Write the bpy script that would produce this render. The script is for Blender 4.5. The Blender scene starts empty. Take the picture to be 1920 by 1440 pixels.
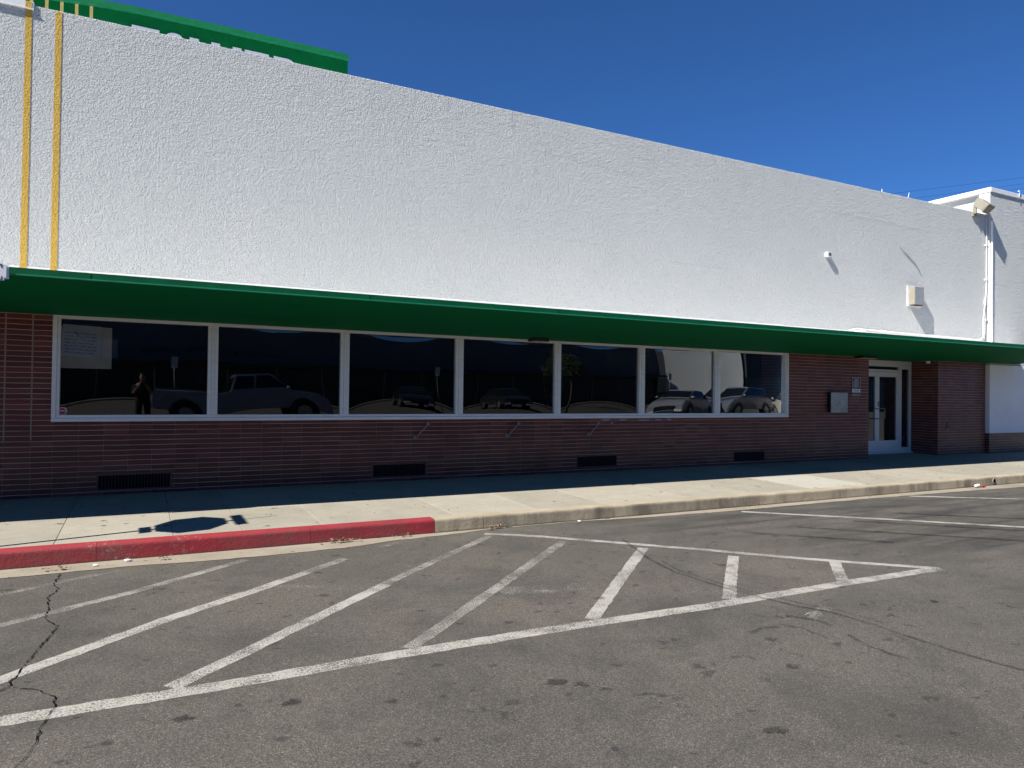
import bpy, bmesh, math, random
from mathutils import Vector, Matrix
random.seed(7)
R = math.radians
C = bpy.context.scene.collection
sc = bpy.context.scene

# ------------------------------------------------------------------ camera
cam_d = bpy.data.cameras.new('camera')
cam_d.sensor_fit = 'HORIZONTAL'; cam_d.sensor_width = 36.0
cam_d.lens = 36.0 * 1332.18 / 1920.0
cam_d.clip_start = 0.02; cam_d.clip_end = 2000
cam = bpy.data.objects.new('camera', cam_d); C.objects.link(cam)
yaw, pit, rol = R(27.4996), R(0.69998), R(0.72981)
fw = Vector((math.sin(yaw)*math.cos(pit), math.cos(yaw)*math.cos(pit), math.sin(pit)))
rt = Vector((math.cos(yaw), -math.sin(yaw), 0)); up = rt.cross(fw)
rt2 = math.cos(rol)*rt + math.sin(rol)*up
up2 = -math.sin(rol)*rt + math.cos(rol)*up
m3 = Matrix((rt2, up2, -fw)).transposed()
cam.matrix_world = Matrix.Translation((0, -10.7564, 1.40)) @ m3.to_4x4()
sc.camera = cam

# ------------------------------------------------------------------ light
SUN = Vector((1.0, 0.24, -1.06)).normalized()      # the way the light travels
elev = math.asin(-SUN.z)
world = bpy.data.worlds.new('World'); sc.world = world; world.use_nodes = True
wn = world.node_tree; wn.nodes.clear()
sky = wn.nodes.new('ShaderNodeTexSky'); sky.sky_type = 'NISHITA'; sky.sun_disc = False
sky.sun_elevation = elev
sky.sun_rotation = math.atan2(-SUN.x, -SUN.y)       # measured clockwise from +Y
sky.altitude = 2500; sky.air_density = 1.0; sky.dust_density = 0.0; sky.ozone_density = 6.0
bg = wn.nodes.new('ShaderNodeBackground'); bg.inputs['Strength'].default_value = 0.0593
wo = wn.nodes.new('ShaderNodeOutputWorld')
tn = wn.nodes.new('ShaderNodeMix'); tn.data_type = 'RGBA'; tn.blend_type = 'MULTIPLY'; tn.inputs[0].default_value = 1.0; tn.inputs[7].default_value = (.42, .75, 1.08, 1)
wn.links.new(sky.outputs[0], tn.inputs[6]); wn.links.new(tn.outputs[2], bg.inputs[0]); wn.links.new(bg.outputs[0], wo.inputs[0])
sl = bpy.data.lights.new('sun', 'SUN'); sl.energy = 5.0; sl.angle = R(0.5); sl.color = (1.0, 0.955, 0.87)
so = bpy.data.objects.new('sun', sl); C.objects.link(so)
so.rotation_euler = SUN.to_track_quat('-Z', 'Y').to_euler(); so.location = (-20, -10, 30)
sc.view_settings.view_transform = 'Standard'; sc.view_settings.look = 'None'
sc.view_settings.exposure = 0.94; sc.view_settings.gamma = 1.0

# ------------------------------------------------------------------ helpers
class NT:
    def __init__(s, name, rough=0.8, col=(.5, .5, .5), spec=0.5, metal=0.0):
        s.m = bpy.data.materials.new(name); s.m.use_nodes = True
        s.t = s.m.node_tree; s.t.nodes.clear()
        s.out = s.t.nodes.new('ShaderNodeOutputMaterial')
        s.b = s.t.nodes.new('ShaderNodeBsdfPrincipled')
        s.t.links.new(s.b.outputs[0], s.out.inputs[0])
        s.b.inputs['Base Color'].default_value = (*col, 1); s.b.inputs['Roughness'].default_value = rough
        s.b.inputs['Specular IOR Level'].default_value = spec; s.b.inputs['Metallic'].default_value = metal
        s._pos = None
    def put(s, sock, v):
        if isinstance(v, bpy.types.NodeSocket): s.t.links.new(v, sock)
        elif isinstance(v, (tuple, list)) and len(v) == 3 and sock.type == 'RGBA': sock.default_value = (*v, 1)
        else: sock.default_value = v
    def pos(s):
        if s._pos is None: s._pos = s.t.nodes.new('ShaderNodeNewGeometry').outputs['Position']
        return s._pos
    def node(s, k): return s.t.nodes.new(k)
    def math(s, op, a, b=0.0, c=None, clamp=False):
        n = s.node('ShaderNodeMath'); n.operation = op; n.use_clamp = clamp
        s.put(n.inputs[0], a); s.put(n.inputs[1], b)
        if c is not None: s.put(n.inputs[2], c)
        return n.outputs[0]
    def map(s, scale=(1, 1, 1), rot=(0, 0, 0), loc=(0, 0, 0), vec=None):
        n = s.node('ShaderNodeMapping'); s.put(n.inputs[0], vec or s.pos())
        n.inputs['Scale'].default_value = scale; n.inputs['Rotation'].default_value = rot; n.inputs['Location'].default_value = loc
        return n.outputs[0]
    def noise(s, scale, detail=3, rough=.55, vec=None, dist=0.0):
        n = s.node('ShaderNodeTexNoise'); s.put(n.inputs['Vector'], vec or s.pos())
        n.inputs['Scale'].default_value = scale; n.inputs['Detail'].default_value = detail
        n.inputs['Roughness'].default_value = rough; n.inputs['Distortion'].default_value = dist
        return n.outputs['Fac']
    def vor(s, scale, vec=None, feat='F1', out='Distance'):
        n = s.node('ShaderNodeTexVoronoi'); n.feature = feat; s.put(n.inputs['Vector'], vec or s.pos())
        n.inputs['Scale'].default_value = scale
        return n.outputs[out]
    def ramp(s, f, *stops):
        n = s.node('ShaderNodeValToRGB'); s.put(n.inputs[0], f)
        e = n.color_ramp.elements
        while len(e) < len(stops): e.new(.5)
        for el, (p, c) in zip(e, stops):
            el.position = p; el.color = (*c, 1) if isinstance(c, tuple) else (c, c, c, 1)
        return n.outputs[0]
    def mix(s, f, a, b, mode='MIX'):
        n = s.node('ShaderNodeMix'); n.data_type = 'RGBA'; n.blend_type = mode
        s.put(n.inputs[0], f); s.put(n.inputs[6], a); s.put(n.inputs[7], b)
        return n.outputs[2]
    def xyz(s):
        n = s.node('ShaderNodeSeparateXYZ'); s.put(n.inputs[0], s.pos()); return n.outputs
    def bump(s, h, dist=.01, strength=1.0, normal=None):
        n = s.node('ShaderNodeBump'); s.put(n.inputs['Height'], h)
        n.inputs['Distance'].default_value = dist; n.inputs['Strength'].default_value = strength
        if normal is not None: s.put(n.inputs['Normal'], normal)
        s.put(s.b.inputs['Normal'], n.outputs[0]); return n.outputs[0]
    def col(s, c): s.put(s.b.inputs['Base Color'], c)
    def rough(s, c): s.put(s.b.inputs['Roughness'], c)
    def alpha(s, a): s.put(s.b.inputs['Alpha'], a)

def obj(name, bm, mat, parent=None, smooth=False, label=None):
    me = bpy.data.meshes.new(name)
    bmesh.ops.recalc_face_normals(bm, faces=bm.faces)
    if smooth:
        for f in bm.faces: f.smooth = True
    bm.to_mesh(me); bm.free()
    o = bpy.data.objects.new(name, me); C.objects.link(o)
    for m in (mat if isinstance(mat, (list, tuple)) else [mat]): me.materials.append(m)
    if parent is not None: o.parent = parent
    if label: o['label'] = label
    return o
def tag(o, label, cat=None, group=None, kind=None):
    o['label'] = label
    if cat: o['category'] = cat
    if group: o['group'] = group
    if kind: o['kind'] = kind
    return o
def empty(name, loc, label, cat, group=None, rz=0):
    o = bpy.data.objects.new(name, None); C.objects.link(o); o.location = loc; o.rotation_euler.z = rz
    o.empty_display_size = .1
    return tag(o, label, cat, group)
def keep(o, parent):                                # parent without moving
    o.parent = parent; o.matrix_parent_inverse = Matrix.Translation(-Vector(parent.location)) if parent.rotation_euler.z == 0 else parent.matrix_world.inverted()
    return o
def box(bm, x0, x1, y0, y1, z0, z1, mi=0, bev=0.0):
    r = bmesh.ops.create_cube(bm, size=1.0, matrix=Matrix.Translation(((x0+x1)/2, (y0+y1)/2, (z0+z1)/2)) @ Matrix.Diagonal((abs(x1-x0), abs(y1-y0), abs(z1-z0), 1)))
    vs = r['verts']; fs = {f for v in vs for f in v.link_faces}
    for f in fs: f.material_index = mi
    if bev > 0:
        es = list({e for v in vs for e in v.link_edges})
        q = bmesh.ops.bevel(bm, geom=es, offset=bev, segments=2, affect='EDGES', profile=.5)
        for f in q['faces']: f.material_index = mi
def B(*a, **k):
    bm = bmesh.new(); box(bm, *a, **k); return bm
def prism(bm, pts, axis, a0, a1, mi=0):             # closed outline extruded along an axis
    def P(p, a):
        if axis == 'x': return (a, p[0], p[1])
        if axis == 'y': return (p[0], a, p[1])
        return (p[0], p[1], a)
    A = [bm.verts.new(P(p, a0)) for p in pts]; D = [bm.verts.new(P(p, a1)) for p in pts]
    n = len(pts); fs = [bm.faces.new(A), bm.faces.new(D[::-1])]
    for i in range(n): fs.append(bm.faces.new((A[i], A[(i+1) % n], D[(i+1) % n], D[i])))
    for f in fs: f.material_index = mi
def tube(bm, pts, r, seg=10, caps=True, mi=0):
    pts = [Vector(p) for p in pts]; rings = []
    for i, p in enumerate(pts):
        a = pts[max(i-1, 0)]; b = pts[min(i+1, len(pts)-1)]; d = (b-a).normalized()
        u = d.orthogonal().normalized() if i == 0 else (rings_u - d*d.dot(rings_u)).normalized()
        rings_u = u; w = d.cross(u)
        rr = r[i] if isinstance(r, (list, tuple)) else r
        rings.append([bm.verts.new(p + rr*(math.cos(t)*u + math.sin(t)*w)) for t in [2*math.pi*k/seg for k in range(seg)]])
    for A, D in zip(rings, rings[1:]):
        for k in range(seg):
            f = bm.faces.new((A[k], A[(k+1) % seg], D[(k+1) % seg], D[k])); f.smooth = True; f.material_index = mi
    if caps:
        for q in (rings[0][::-1], rings[-1]): bm.faces.new(q).material_index = mi
def cyl(bm, c, r, h, axis='z', seg=24, r2=None, mi=0):
    M = Matrix.Translation(c)
    if axis == 'y': M = M @ Matrix.Rotation(R(90), 4, 'X')
    if axis == 'x': M = M @ Matrix.Rotation(R(90), 4, 'Y')
    q = bmesh.ops.create_cone(bm, cap_ends=True, segments=seg, radius1=r, radius2=r if r2 is None else r2, depth=h, matrix=M)
    for f in {f for v in q['verts'] for f in v.link_faces}: f.material_index = mi
def ball(bm, c, r, sx=1, sy=1, sz=1, u=16, v=10, rot=None):
    M = Matrix.Translation(c) @ (rot or Matrix.Identity(4)) @ Matrix.Diagonal((sx, sy, sz, 1))
    q = bmesh.ops.create_uvsphere(bm, u_segments=u, v_segments=v, radius=r, matrix=M)
    for f in {f for w in q['verts'] for f in w.link_faces}: f.smooth = True
def text_bm(s, size, depth, M):
    cu = bpy.data.curves.new('t', 'FONT'); cu.body = s; cu.size = size; cu.extrude = depth; cu.align_x = 'CENTER'; cu.align_y = 'CENTER'
    o = bpy.data.objects.new('t', cu); C.objects.link(o)
    me = bpy.data.meshes.new_from_object(o.evaluated_get(bpy.context.evaluated_depsgraph_get()))
    bpy.data.objects.remove(o); bpy.data.curves.remove(cu)
    bm = bmesh.new(); bm.from_mesh(me); bpy.data.meshes.remove(me); bm.transform(M); return bm
def ribbon(bm, pts, w, z, jit=0.0, step=None, wj=0.0):    # flat painted strip along a polyline
    P = [Vector((p[0], p[1])) for p in pts]
    if step:
        Q = [P[0]]
        for a, b in zip(P, P[1:]):
            n = max(1, int((b-a).length/step))
            Q += [a.lerp(b, (k+1)/n) for k in range(n)]
        P = Q
    L = []
    for i, p in enumerate(P):
        d = (P[min(i+1, len(P)-1)] - P[max(i-1, 0)]).normalized(); n = Vector((-d.y, d.x))
        ww = (w[min(i, len(w)-1)] if isinstance(w, list) else w) * .5 + random.uniform(-wj, wj)
        c = p + n*random.uniform(-jit, jit)
        L.append((bm.verts.new((*(c+n*ww), z)), bm.verts.new((*(c-n*ww), z))))
    for a, b in zip(L, L[1:]): bm.faces.new((a[0], a[1], b[1], b[0]))

# ------------------------------------------------------------------ materials
def m_stucco(name, c0, c1, coarse=1.0, crack=True):
    n = NT(name, .9, spec=.25)
    f1 = n.noise(44, 4, .6); f2 = n.noise(105, 2, .5); f3 = n.noise(3.2, 3, .5); f4 = n.noise(.5, 4, .6)
    lump = n.ramp(f1, (.36, 0.0), (.66, 1.0))
    tr = n.noise(7.5, 3, .6, vec=n.map(scale=(.55, 1, 1.3)))
    f0 = n.noise(19, 3, .6)
    h = n.math('ADD', n.math('MULTIPLY', lump, 1.0), n.math('ADD', n.math('MULTIPLY', f2, .8), n.math('MULTIPLY', n.ramp(f0, (.38, 0.0), (.64, 1.0)), .62)))
    h = n.math('ADD', h, n.math('MULTIPLY', n.ramp(tr, (.5, 0.0), (.72, 1.0)), .75))
    h = n.math('ADD', h, n.math('MULTIPLY', f3, .45))
    n.bump(h, .036*coarse, 1.0)
    blot = n.ramp(f4, (.35, 0.0), (.7, 1.0))
    c = n.mix(blot, c0, c1)
    str_ = n.math('MULTIPLY', n.ramp(n.noise(2.4, 4, .65, vec=n.map(scale=(2.6, 1, .16))), (.56, 0.0), (.78, .30)), n.math('MULTIPLY', n.math('SUBTRACT', n.xyz()[2], 4.6), .6, clamp=True))
    n.col(n.mix(str_, c, tuple(x*.62 for x in c0))); return n.m
M_stucco = m_stucco('white_stucco', (.85, .885, .885), (.905, .93, .925))
M_stucco2 = m_stucco('white_stucco_neighbour', (.85, .885, .885), (.905, .93, .925))
def m_gold():
    n = NT('gold_painted_stucco', .75, spec=.3)
    f1 = n.noise(44, 4, .6); f2 = n.noise(105, 2, .5)
    h = n.math('ADD', n.ramp(f1, (.36, 0.0), (.66, 1.0)), n.math('MULTIPLY', f2, .9)); n.bump(h, .022, 1.0)
    n.col(n.mix(n.ramp(f2, (.4, 0.0), (.65, 1.0)), (.72, .43, .055), (.88, .60, .12))); return n.m
M_gold = m_gold()
def plain(name, c, rough=.6, spec=.5, metal=0, var=.12, scale=6, bump=0.0, bscale=40):
    n = NT(name, rough, c, spec, metal)
    f = n.noise(scale, 4, .6)
    n.col(n.mix(n.ramp(f, (.3, 0.0), (.7, 1.0)), tuple(x*(1-var) for x in c), tuple(min(1, x*(1+var)) for x in c)))
    if bump: n.bump(n.noise(bscale, 3), bump)
    return n.m
M_whitepaint = plain('white_painted_metal', (.80, .80, .79), .55, var=.05, scale=9, bump=.001, bscale=15)
M_green = plain('green_soffit_paint', (.0, .115, .036), .7, .08, var=.06, scale=1.2)
M_greenm = plain('green_fascia_metal', (.001, .10, .036), .55, .2, var=.15, scale=5, bump=.002, bscale=9)
M_greenlip = plain('green_drip_edge', (.015, .22, .12), .4, .4, var=.15, scale=7)
M_greenT = plain('green_tower_stucco', (.001, .138, .036), .85, .1, var=.16, scale=1.3, bump=.006, bscale=22)
M_greenC = plain('green_coping_metal', (.004, .165, .05), .6, .2, var=.14, scale=1.6)
M_goldT = plain('pale_gold_stripe', (.82, .60, .20), .7, var=.08)
M_letter = plain('white_letter_paint', (.82, .82, .82), .7, var=.05)
M_alu = NT('anodised_aluminium', .45, (.62, .63, .64), .5, .25)
f = M_alu.noise(3.0, 4, .6, vec=M_alu.map(scale=(1, 1, 7)))
M_alu.col(M_alu.mix(M_alu.ramp(f, (.3, 0.0), (.72, 1.0)), (.72, .715, .70), (.84, .835, .82))); M_alu = M_alu.m
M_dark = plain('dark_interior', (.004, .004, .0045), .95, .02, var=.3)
M_black = plain('black_metal', (.010, .010, .011), .5, .4)
M_conduit = plain('white_painted_pipe', (.82, .82, .81), .5, var=.05)
M_beige = plain('beige_lamp_housing', (.26, .235, .185), .5, var=.1)
M_greybox = plain('grey_painted_box', (.27, .28, .285), .45, var=.12, scale=8)
M_roof = plain('white_roof_coating', (.80, .79, .76), .95, .1, var=.2, scale=8)
def m_brick():
    n = NT('glazed_brown_brick', .45, spec=.4)
    X = n.xyz(); u = n.math('ADD', X[0], X[1]); z = X[2]
    left = n.math('LESS_THAN', u, -1.03)
    hi = n.math('GREATER_THAN', z, .72)
    wj = n.math('MULTIPLY', left, hi)
    wob = n.math('MULTIPLY', n.math('SUBTRACT', n.noise(3.0, 2), .5), .012)
    zr = n.math('ADD', n.math('DIVIDE', n.math('ADD', z, wob), .0671), .48)
    fz = n.math('FRACT', zr); rz = n.math('FLOOR', zr)
    ph = n.math('ADD', 1.0005, n.math('MULTIPLY', left, .2345-.2825+.0))
    ur = n.math('ADD', n.math('DIVIDE', n.math('ADD', u, ph), .2825), 100.0)
    fu = n.math('FRACT', ur); ru = n.math('FLOOR', ur)
    az = n.math('ABSOLUTE', n.math('SUBTRACT', fz, .5)); au = n.math('ABSOLUTE', n.math('SUBTRACT', fu, .5))
    hz = n.math('GREATER_THAN', az, .5-.062)
    hv = n.math('GREATER_THAN', au, n.math('SUBTRACT', .5-.009, n.math('MULTIPLY', wj, .022)))
    cmb = n.node('ShaderNodeCombineXYZ'); n.put(cmb.inputs[0], ru); n.put(cmb.inputs[1], rz)
    wn_ = n.node('ShaderNodeTexWhiteNoise'); wn_.noise_dimensions = '2D'; n.put(wn_.inputs['Vector'], cmb.outputs[0])
    tone = wn_.outputs['Value']
    c = n.ramp(tone, (0.0, (.090, .018, .013)), (.35, (.125, .025, .018)), (.75, (.165, .034, .024)), (1.0, (.21, .058, .042)))
    c = n.mix(n.math('MULTIPLY', n.noise(14, 4, .65), .45), c, (.066, .020, .019))
    wear = n.ramp(n.noise(1.7, 4, .6), (.34, 0.5), (.6, 1.0))
    mh = n.math('MULTIPLY', hz, wear)
    c = n.mix(mh, c, (.56, .40, .32))
    vv = n.math('MULTIPLY', hv, n.math('ADD', n.math('MULTIPLY', n.ramp(n.noise(2.3, 3), (.35, .25), (.65, .85)), n.math('SUBTRACT', 1.0, wj)), n.math('MULTIPLY', wj, .95)))
    c = n.mix(vv, c, (.29, .21, .18))
    scuff = n.ramp(n.noise(9, 5, .7, vec=n.map(scale=(1, 1, 1.6))), (.725, 0.0), (.745, .8))
    low = n.math('LESS_THAN', z, .9)
    c = n.mix(n.math('MULTIPLY', scuff, low), c, (.30, .25, .23))
    n.col(c)
    j = n.math('MAXIMUM', hz, hv)
    n.rough(n.math('ADD', .33, n.math('MULTIPLY', j, .5)))
    n.bump(n.math('SUBTRACT', n.math('MULTIPLY', n.noise(50, 2), .15), j), .004); return n.m
M_brick = m_brick()
def m_asphalt():
    n = NT('worn_asphalt', .88, spec=.3)
    st = n.map(scale=(1, 1, 1))
    fine = n.noise(300, 2, .6); mid = n.noise(95, 4, .7)
    cell = n.vor(215, out='Color'); sep = n.node('ShaderNodeSeparateColor'); n.put(sep.inputs[0], cell)
    stone = n.ramp(sep.outputs[0], (.0, .5), (.5, .85), (.88, 1.25), (1.0, 2.2))
    g = n.math('MULTIPLY', n.ramp(fine, (.3, .68), (.7, 1.32)), n.ramp(mid, (.3, .80), (.7, 1.20)))
    warm = n.ramp(n.noise(.42, 4, .6), (.34, (0.0770, 0.0709, 0.0605)), (.52, (0.0935, 0.0857, 0.0725)), (.66, (0.1080, 0.0930, 0.0790)))
    c = n.mix(1.0, warm, stone, 'MULTIPLY'); gg = n.node('ShaderNodeCombineColor')
    for k in range(3): n.put(gg.inputs[k], g)
    c = n.mix(1.0, c, gg.outputs[0], 'MULTIPLY')
    # tyre-polished lanes running with the parking bays, oil and rubber
    X = n.xyz()
    lane = n.noise(1.0, 5, .62, vec=n.map(scale=(.55, 4.2, 1), rot=(0, 0, R(43))))
    zone = n.math('MULTIPLY', n.ramp(n.math('ADD', X[0], n.math('MULTIPLY', X[1], .55)), (0, 0.0), (1, 1.0)), 1.0)
    side = n.math('MULTIPLY', n.math('SUBTRACT', n.math('ADD', X[0], n.math('MULTIPLY', X[1], .9)), .75), .55, clamp=True)
    dk = n.math('MULTIPLY', n.ramp(lane, (.42, 0.0), (.66, .8)), side)
    c = n.mix(dk, c, (.026, .026, .026))
    blot = n.ramp(n.noise(1.25, 7, .74, dist=.6), (.47, 0.0), (.68, .55))
    c = n.mix(blot, c, (.034, .033, .032))
    drip = n.ramp(n.noise(7.5, 4, .62), (.63, 0.0), (.68, .7))
    c = n.mix(drip, c, (.022, .022, .022))
    chip = n.ramp(n.noise(46, 2, .4), (.755, 0.0), (.775, .6))
    c = n.mix(chip, c, (.26, .24, .21))
    dust = n.math('MULTIPLY', n.math('ADD', X[1], 4.15), .75, clamp=True)
    dust = n.math('MULTIPLY', dust, n.ramp(n.noise(1.6, 4, .6), (.4, .1), (.7, .55)))
    c = n.mix(dust, c, (.135, .122, .102))
    n.col(c)
    n.bump(n.math('ADD', fine, n.math('MULTIPLY', mid, .8)), .0032, .8); return n.m
M_asphalt = m_asphalt()
def m_concrete(name, c0, c1, island=False, stain=.5):
    n = NT(name, .9, spec=.3)
    f = n.noise(2.2, 5, .65); f2 = n.noise(60, 2, .6)
    c = n.mix(n.ramp(f, (.32, 0.0), (.68, 1.0)), c0, c1)
    if island:
        g = n.node('ShaderNodeNewGeometry')
        c = n.mix(.22, c, n.ramp(g.outputs['Random Per Island'], (0, tuple(x*.7 for x in c0)), (.5, c0), (1, tuple(min(1, x*1.3) for x in c1))))
    c = n.mix(n.math('MULTIPLY', n.ramp(n.noise(9, 5, .7, vec=n.map(scale=(.7, 2.2, 1))), (.55, 0.0), (.75, 1.0)), stain), c, tuple(x*.62 for x in c0))
    gum = n.ramp(n.noise(7.5, 2, .4), (.715, 0.0), (.73, .8))
    c = n.mix(gum, c, (.05, .045, .04))
    n.col(n.mix(1.0, c, n.ramp(f2, (.3, .88), (.7, 1.1)), 'MULTIPLY')); n.bump(f2, .0025); return n.m
M_walk = m_concrete('sidewalk_concrete', (0.2599, 0.2381, 0.1956), (0.3213, 0.2958, 0.2419), True, .6)
M_slabnew = m_concrete('newer_concrete', (0.3449, 0.3307, 0.2835), (0.3733, 0.3544, 0.3071), False, .1)
M_gutter = m_concrete('gutter_concrete', (.215, .185, .14), (.285, .25, .195), False, .55)
def m_kerb(name, c0, c1, dirt, chip=False):
    n = NT(name, .85, spec=.3); X = n.xyz()
    c = n.mix(n.ramp(n.noise(3, 4, .6), (.35, 0.0), (.68, 1.0)), c0, c1)
    st = n.noise(2.6, 5, .7, vec=n.map(scale=(.75, 1, .3)))
    face = n.math('MULTIPLY', n.math('SUBTRACT', n.math('MULTIPLY', X[1], -1), 3.125), 60, clamp=True)
    c = n.mix(n.math('MULTIPLY', n.math('MULTIPLY', n.ramp(st, (.43, 0.0), (.66, .8)), face), dirt), c, (.085, .075, .06))
    low = n.math('MULTIPLY', n.math('SUBTRACT', -.188, X[2]), 50, clamp=True)
    c = n.mix(n.math('MULTIPLY', low, .75), c, (.05, .042, .036))
    c = n.mix(n.ramp(n.noise(40, 3, .6), (.68, 0.0), (.74, .5)), c, tuple(x*.6 for x in c0))
    if chip:
        e = n.math('MULTIPLY', n.ramp(n.noise(22, 5, .7), (.57, 0.0), (.60, 1.0)), n.ramp(n.noise(1.9, 3, .6), (.52, 0.0), (.68, .4)))
        c = n.mix(e, c, (.36, .31, .25))
        c = n.mix(n.ramp(n.noise(6, 5, .7, vec=n.map(scale=(.4, 1, 2.5))), (.56, 0.0), (.72, .5)), c, (.12, .03, .035))
    n.col(c); n.bump(n.noise(30, 4, .7), .005); return n.m
M_kerb = m_kerb('kerb_concrete', (0.2929, 0.2476, 0.1748), (0.3685, 0.3166, 0.2315), 1.0)
M_red = m_kerb('red_kerb_paint', (0.2221, 0.0198, 0.0283), (0.2788, 0.0283, 0.0378), .45, True)
def m_mark(name, lo, hi, c=(.36, .345, .31), strength=1.0):
    n = NT(name, .8, c, .3)
    wear = n.noise(80, 5, .78); big = n.noise(2.6, 5, .7)
    w = n.math('ADD', wear, n.math('MULTIPLY', n.math('SUBTRACT', big, .5), .62))
    n.col(n.mix(n.noise(30, 3), tuple(x*.8 for x in c), c))
    n.alpha(n.math('MULTIPLY', n.ramp(w, (lo, 0.0), (hi, 1.0)), strength))
    n.bump(wear, .003); return n.m
M_mark = m_mark('worn_white_marking', .35, .52)
M_markf = m_mark('faded_white_marking', .47, .60, (.31, .295, .26), .85)
M_markm = m_mark('thinned_white_marking', .40, .56, (.32, .305, .27), .9)
M_markd = m_mark('dotted_white_marking', .56, .62, (.42, .40, .36), .9)
M_rub = m_mark('rubber_mark', .36, .66, (.020, .020, .020), .62)
M_smudge = m_mark('dark_smudge', .34, .66, (.020, .019, .018), .62)
M_crack = plain('crack_dark', (.008, .008, .008), 1.0, .0)
def m_glass(name, refl=.16, tint=(.66, .68, .70)):
    n = NT(name); t = n.t; t.nodes.remove(n.b)
    tr = n.node('ShaderNodeBsdfTransparent'); tr.inputs[0].default_value = (*tint, 1)
    gl = n.node('ShaderNodeBsdfGlossy'); gl.inputs['Roughness'].default_value = 0.003; gl.inputs[0].default_value = (.95, .97, 1, 1)
    lw = n.node('ShaderNodeLayerWeight'); lw.inputs[0].default_value = .25
    fac = n.math('ADD', n.math('MULTIPLY', lw.outputs['Fresnel'], .8), refl, clamp=True)
    mx = n.node('ShaderNodeMixShader'); n.put(mx.inputs[0], fac)
    t.links.new(tr.outputs[0], mx.inputs[1]); t.links.new(gl.outputs[0], mx.inputs[2]); t.links.new(mx.outputs[0], n.out.inputs[0]); return n.m
M_glass = m_glass('tinted_glass', .055)
M_paper = plain('paper_sheet', (.74, .74, .75), .9, .1, var=.06, scale=4)
M_card = plain('tan_card', (.50, .44, .39), .9, .1, var=.08, scale=4)
M_ink = plain('printed_ink', (.22, .22, .24), .9, .1)
M_redink = plain('sticker_red', (.45, .02, .04), .5)
M_white = plain('sign_white', (.78, .79, .82), .45, var=.04)
M_signblk = plain('sign_black', (.012, .012, .016), .4)
M_leaf = plain('dry_leaf', (.26, .17, .11), .9, .1, var=.5, scale=30)
M_galv = plain('galvanised_steel', (.30, .29, .285), .5, .4, .3, var=.15, scale=10)

# ------------------------------------------------------------------ setting: ground
ROADZ = -.215
bm = bmesh.new(); pr = None                          # level up to the shop, rising a little to the crown of the street
for y, z in ((320, ROADZ), (-9.3, ROADZ), (-9.9, ROADZ+.01), (-13.2, -.015), (-14, 0.0), (-320, 0.0)):
    q = (bm.verts.new((-320, y, z)), bm.verts.new((320, y, z)))
    if pr: bm.faces.new((pr[0], pr[1], q[1], q[0]))
    pr = q
road = tag(obj('road', bm, M_asphalt), 'grey worn asphalt road and parking area in front of the shop', kind='structure')
# gutter strip with a wavering edge where the asphalt laps over it
ge = [(-14, 3.50), (-1.03, 3.495), (-.085, 3.445), (.5, 3.51), (.98, 3.53), (1.87, 3.50), (2.39, 3.365), (3.09, 3.30), (3.83, 3.19), (4.88, 3.19), (6.2, 3.32), (7.6, 3.37), (10.3, 3.345), (12.6, 3.42), (14.4, 3.50), (19, 3.48), (40, 3.5)]
bm = bmesh.new(); prev = None; x = -14
def gey(x):
    for (a, p), (b, q) in zip(ge, ge[1:]):
        if a <= x <= b: return p + (q-p)*(x-a)/(b-a)
    return 3.5
while x <= 40:
    a = bm.verts.new((x, -3.16, ROADZ+.004)); b = bm.verts.new((x, -gey(x) + random.uniform(-.012, .012), ROADZ+.004))
    if prev: bm.faces.new((prev[0], prev[1], b, a))
    prev = (a, b); x += .11
tag(obj('gutter', bm, M_gutter), 'narrow dusty concrete gutter strip along the foot of the kerb', kind='structure')
# kerb
KJ = [-14, -10.2, -6.3, -2.3, -.35, 1.596, 2.988, 3.602, 5.468, 7.498, 9.354, 10.607, 13.151, 15.4, 17.6, 20, 24, 28, 34, 40]
def kerb_bm(a, b, gap=.004):
    bm = bmesh.new()
    prof = [(-2.995, -.30), (-2.995, -.0515), (-3.115, -.0535)] + [(-3.115-.035*math.sin(t), -.0885+.035*math.cos(t)) for t in (R(22), R(45), R(68), R(90))] + [(-3.165, -.30)]
    for p, q in zip(KJ, KJ[1:]):
        if a <= p and q <= b: prism(bm, prof, 'x', p+gap, q-gap)
    return bm
kerb = tag(obj('kerb', kerb_bm(2.9, 99), M_kerb), 'grey stained concrete kerb edging the sidewalk', kind='structure')
keep(obj('painted_kerb', kerb_bm(-99, 2.99, .0015), M_red, label='red painted no-parking stretch of kerb'), kerb)
bm = bmesh.new(); box(bm, -14, 40, -3.085, -2.997, -.32, -.075)
keep(obj('kerb_core', bm, M_kerb), kerb)
bm = bmesh.new(); cyl(bm, (14.084, -3.166, -.125), .034, .02, 'y', 20)
keep(obj('drain_hole', bm, M_crack), kerb)
bm = bmesh.new()
for k in range(14):
    a0, a1 = [2*math.pi*q/14 for q in (k, k+1)]
    tube(bm, [(14.084+.04*math.cos(a0), -3.166, -.125+.045*math.sin(a0)), (14.084+.04*math.cos(a1), -3.166, -.125+.045*math.sin(a1))], .008, 6)
keep(obj('drain_rim', bm, M_galv), kerb)
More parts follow.
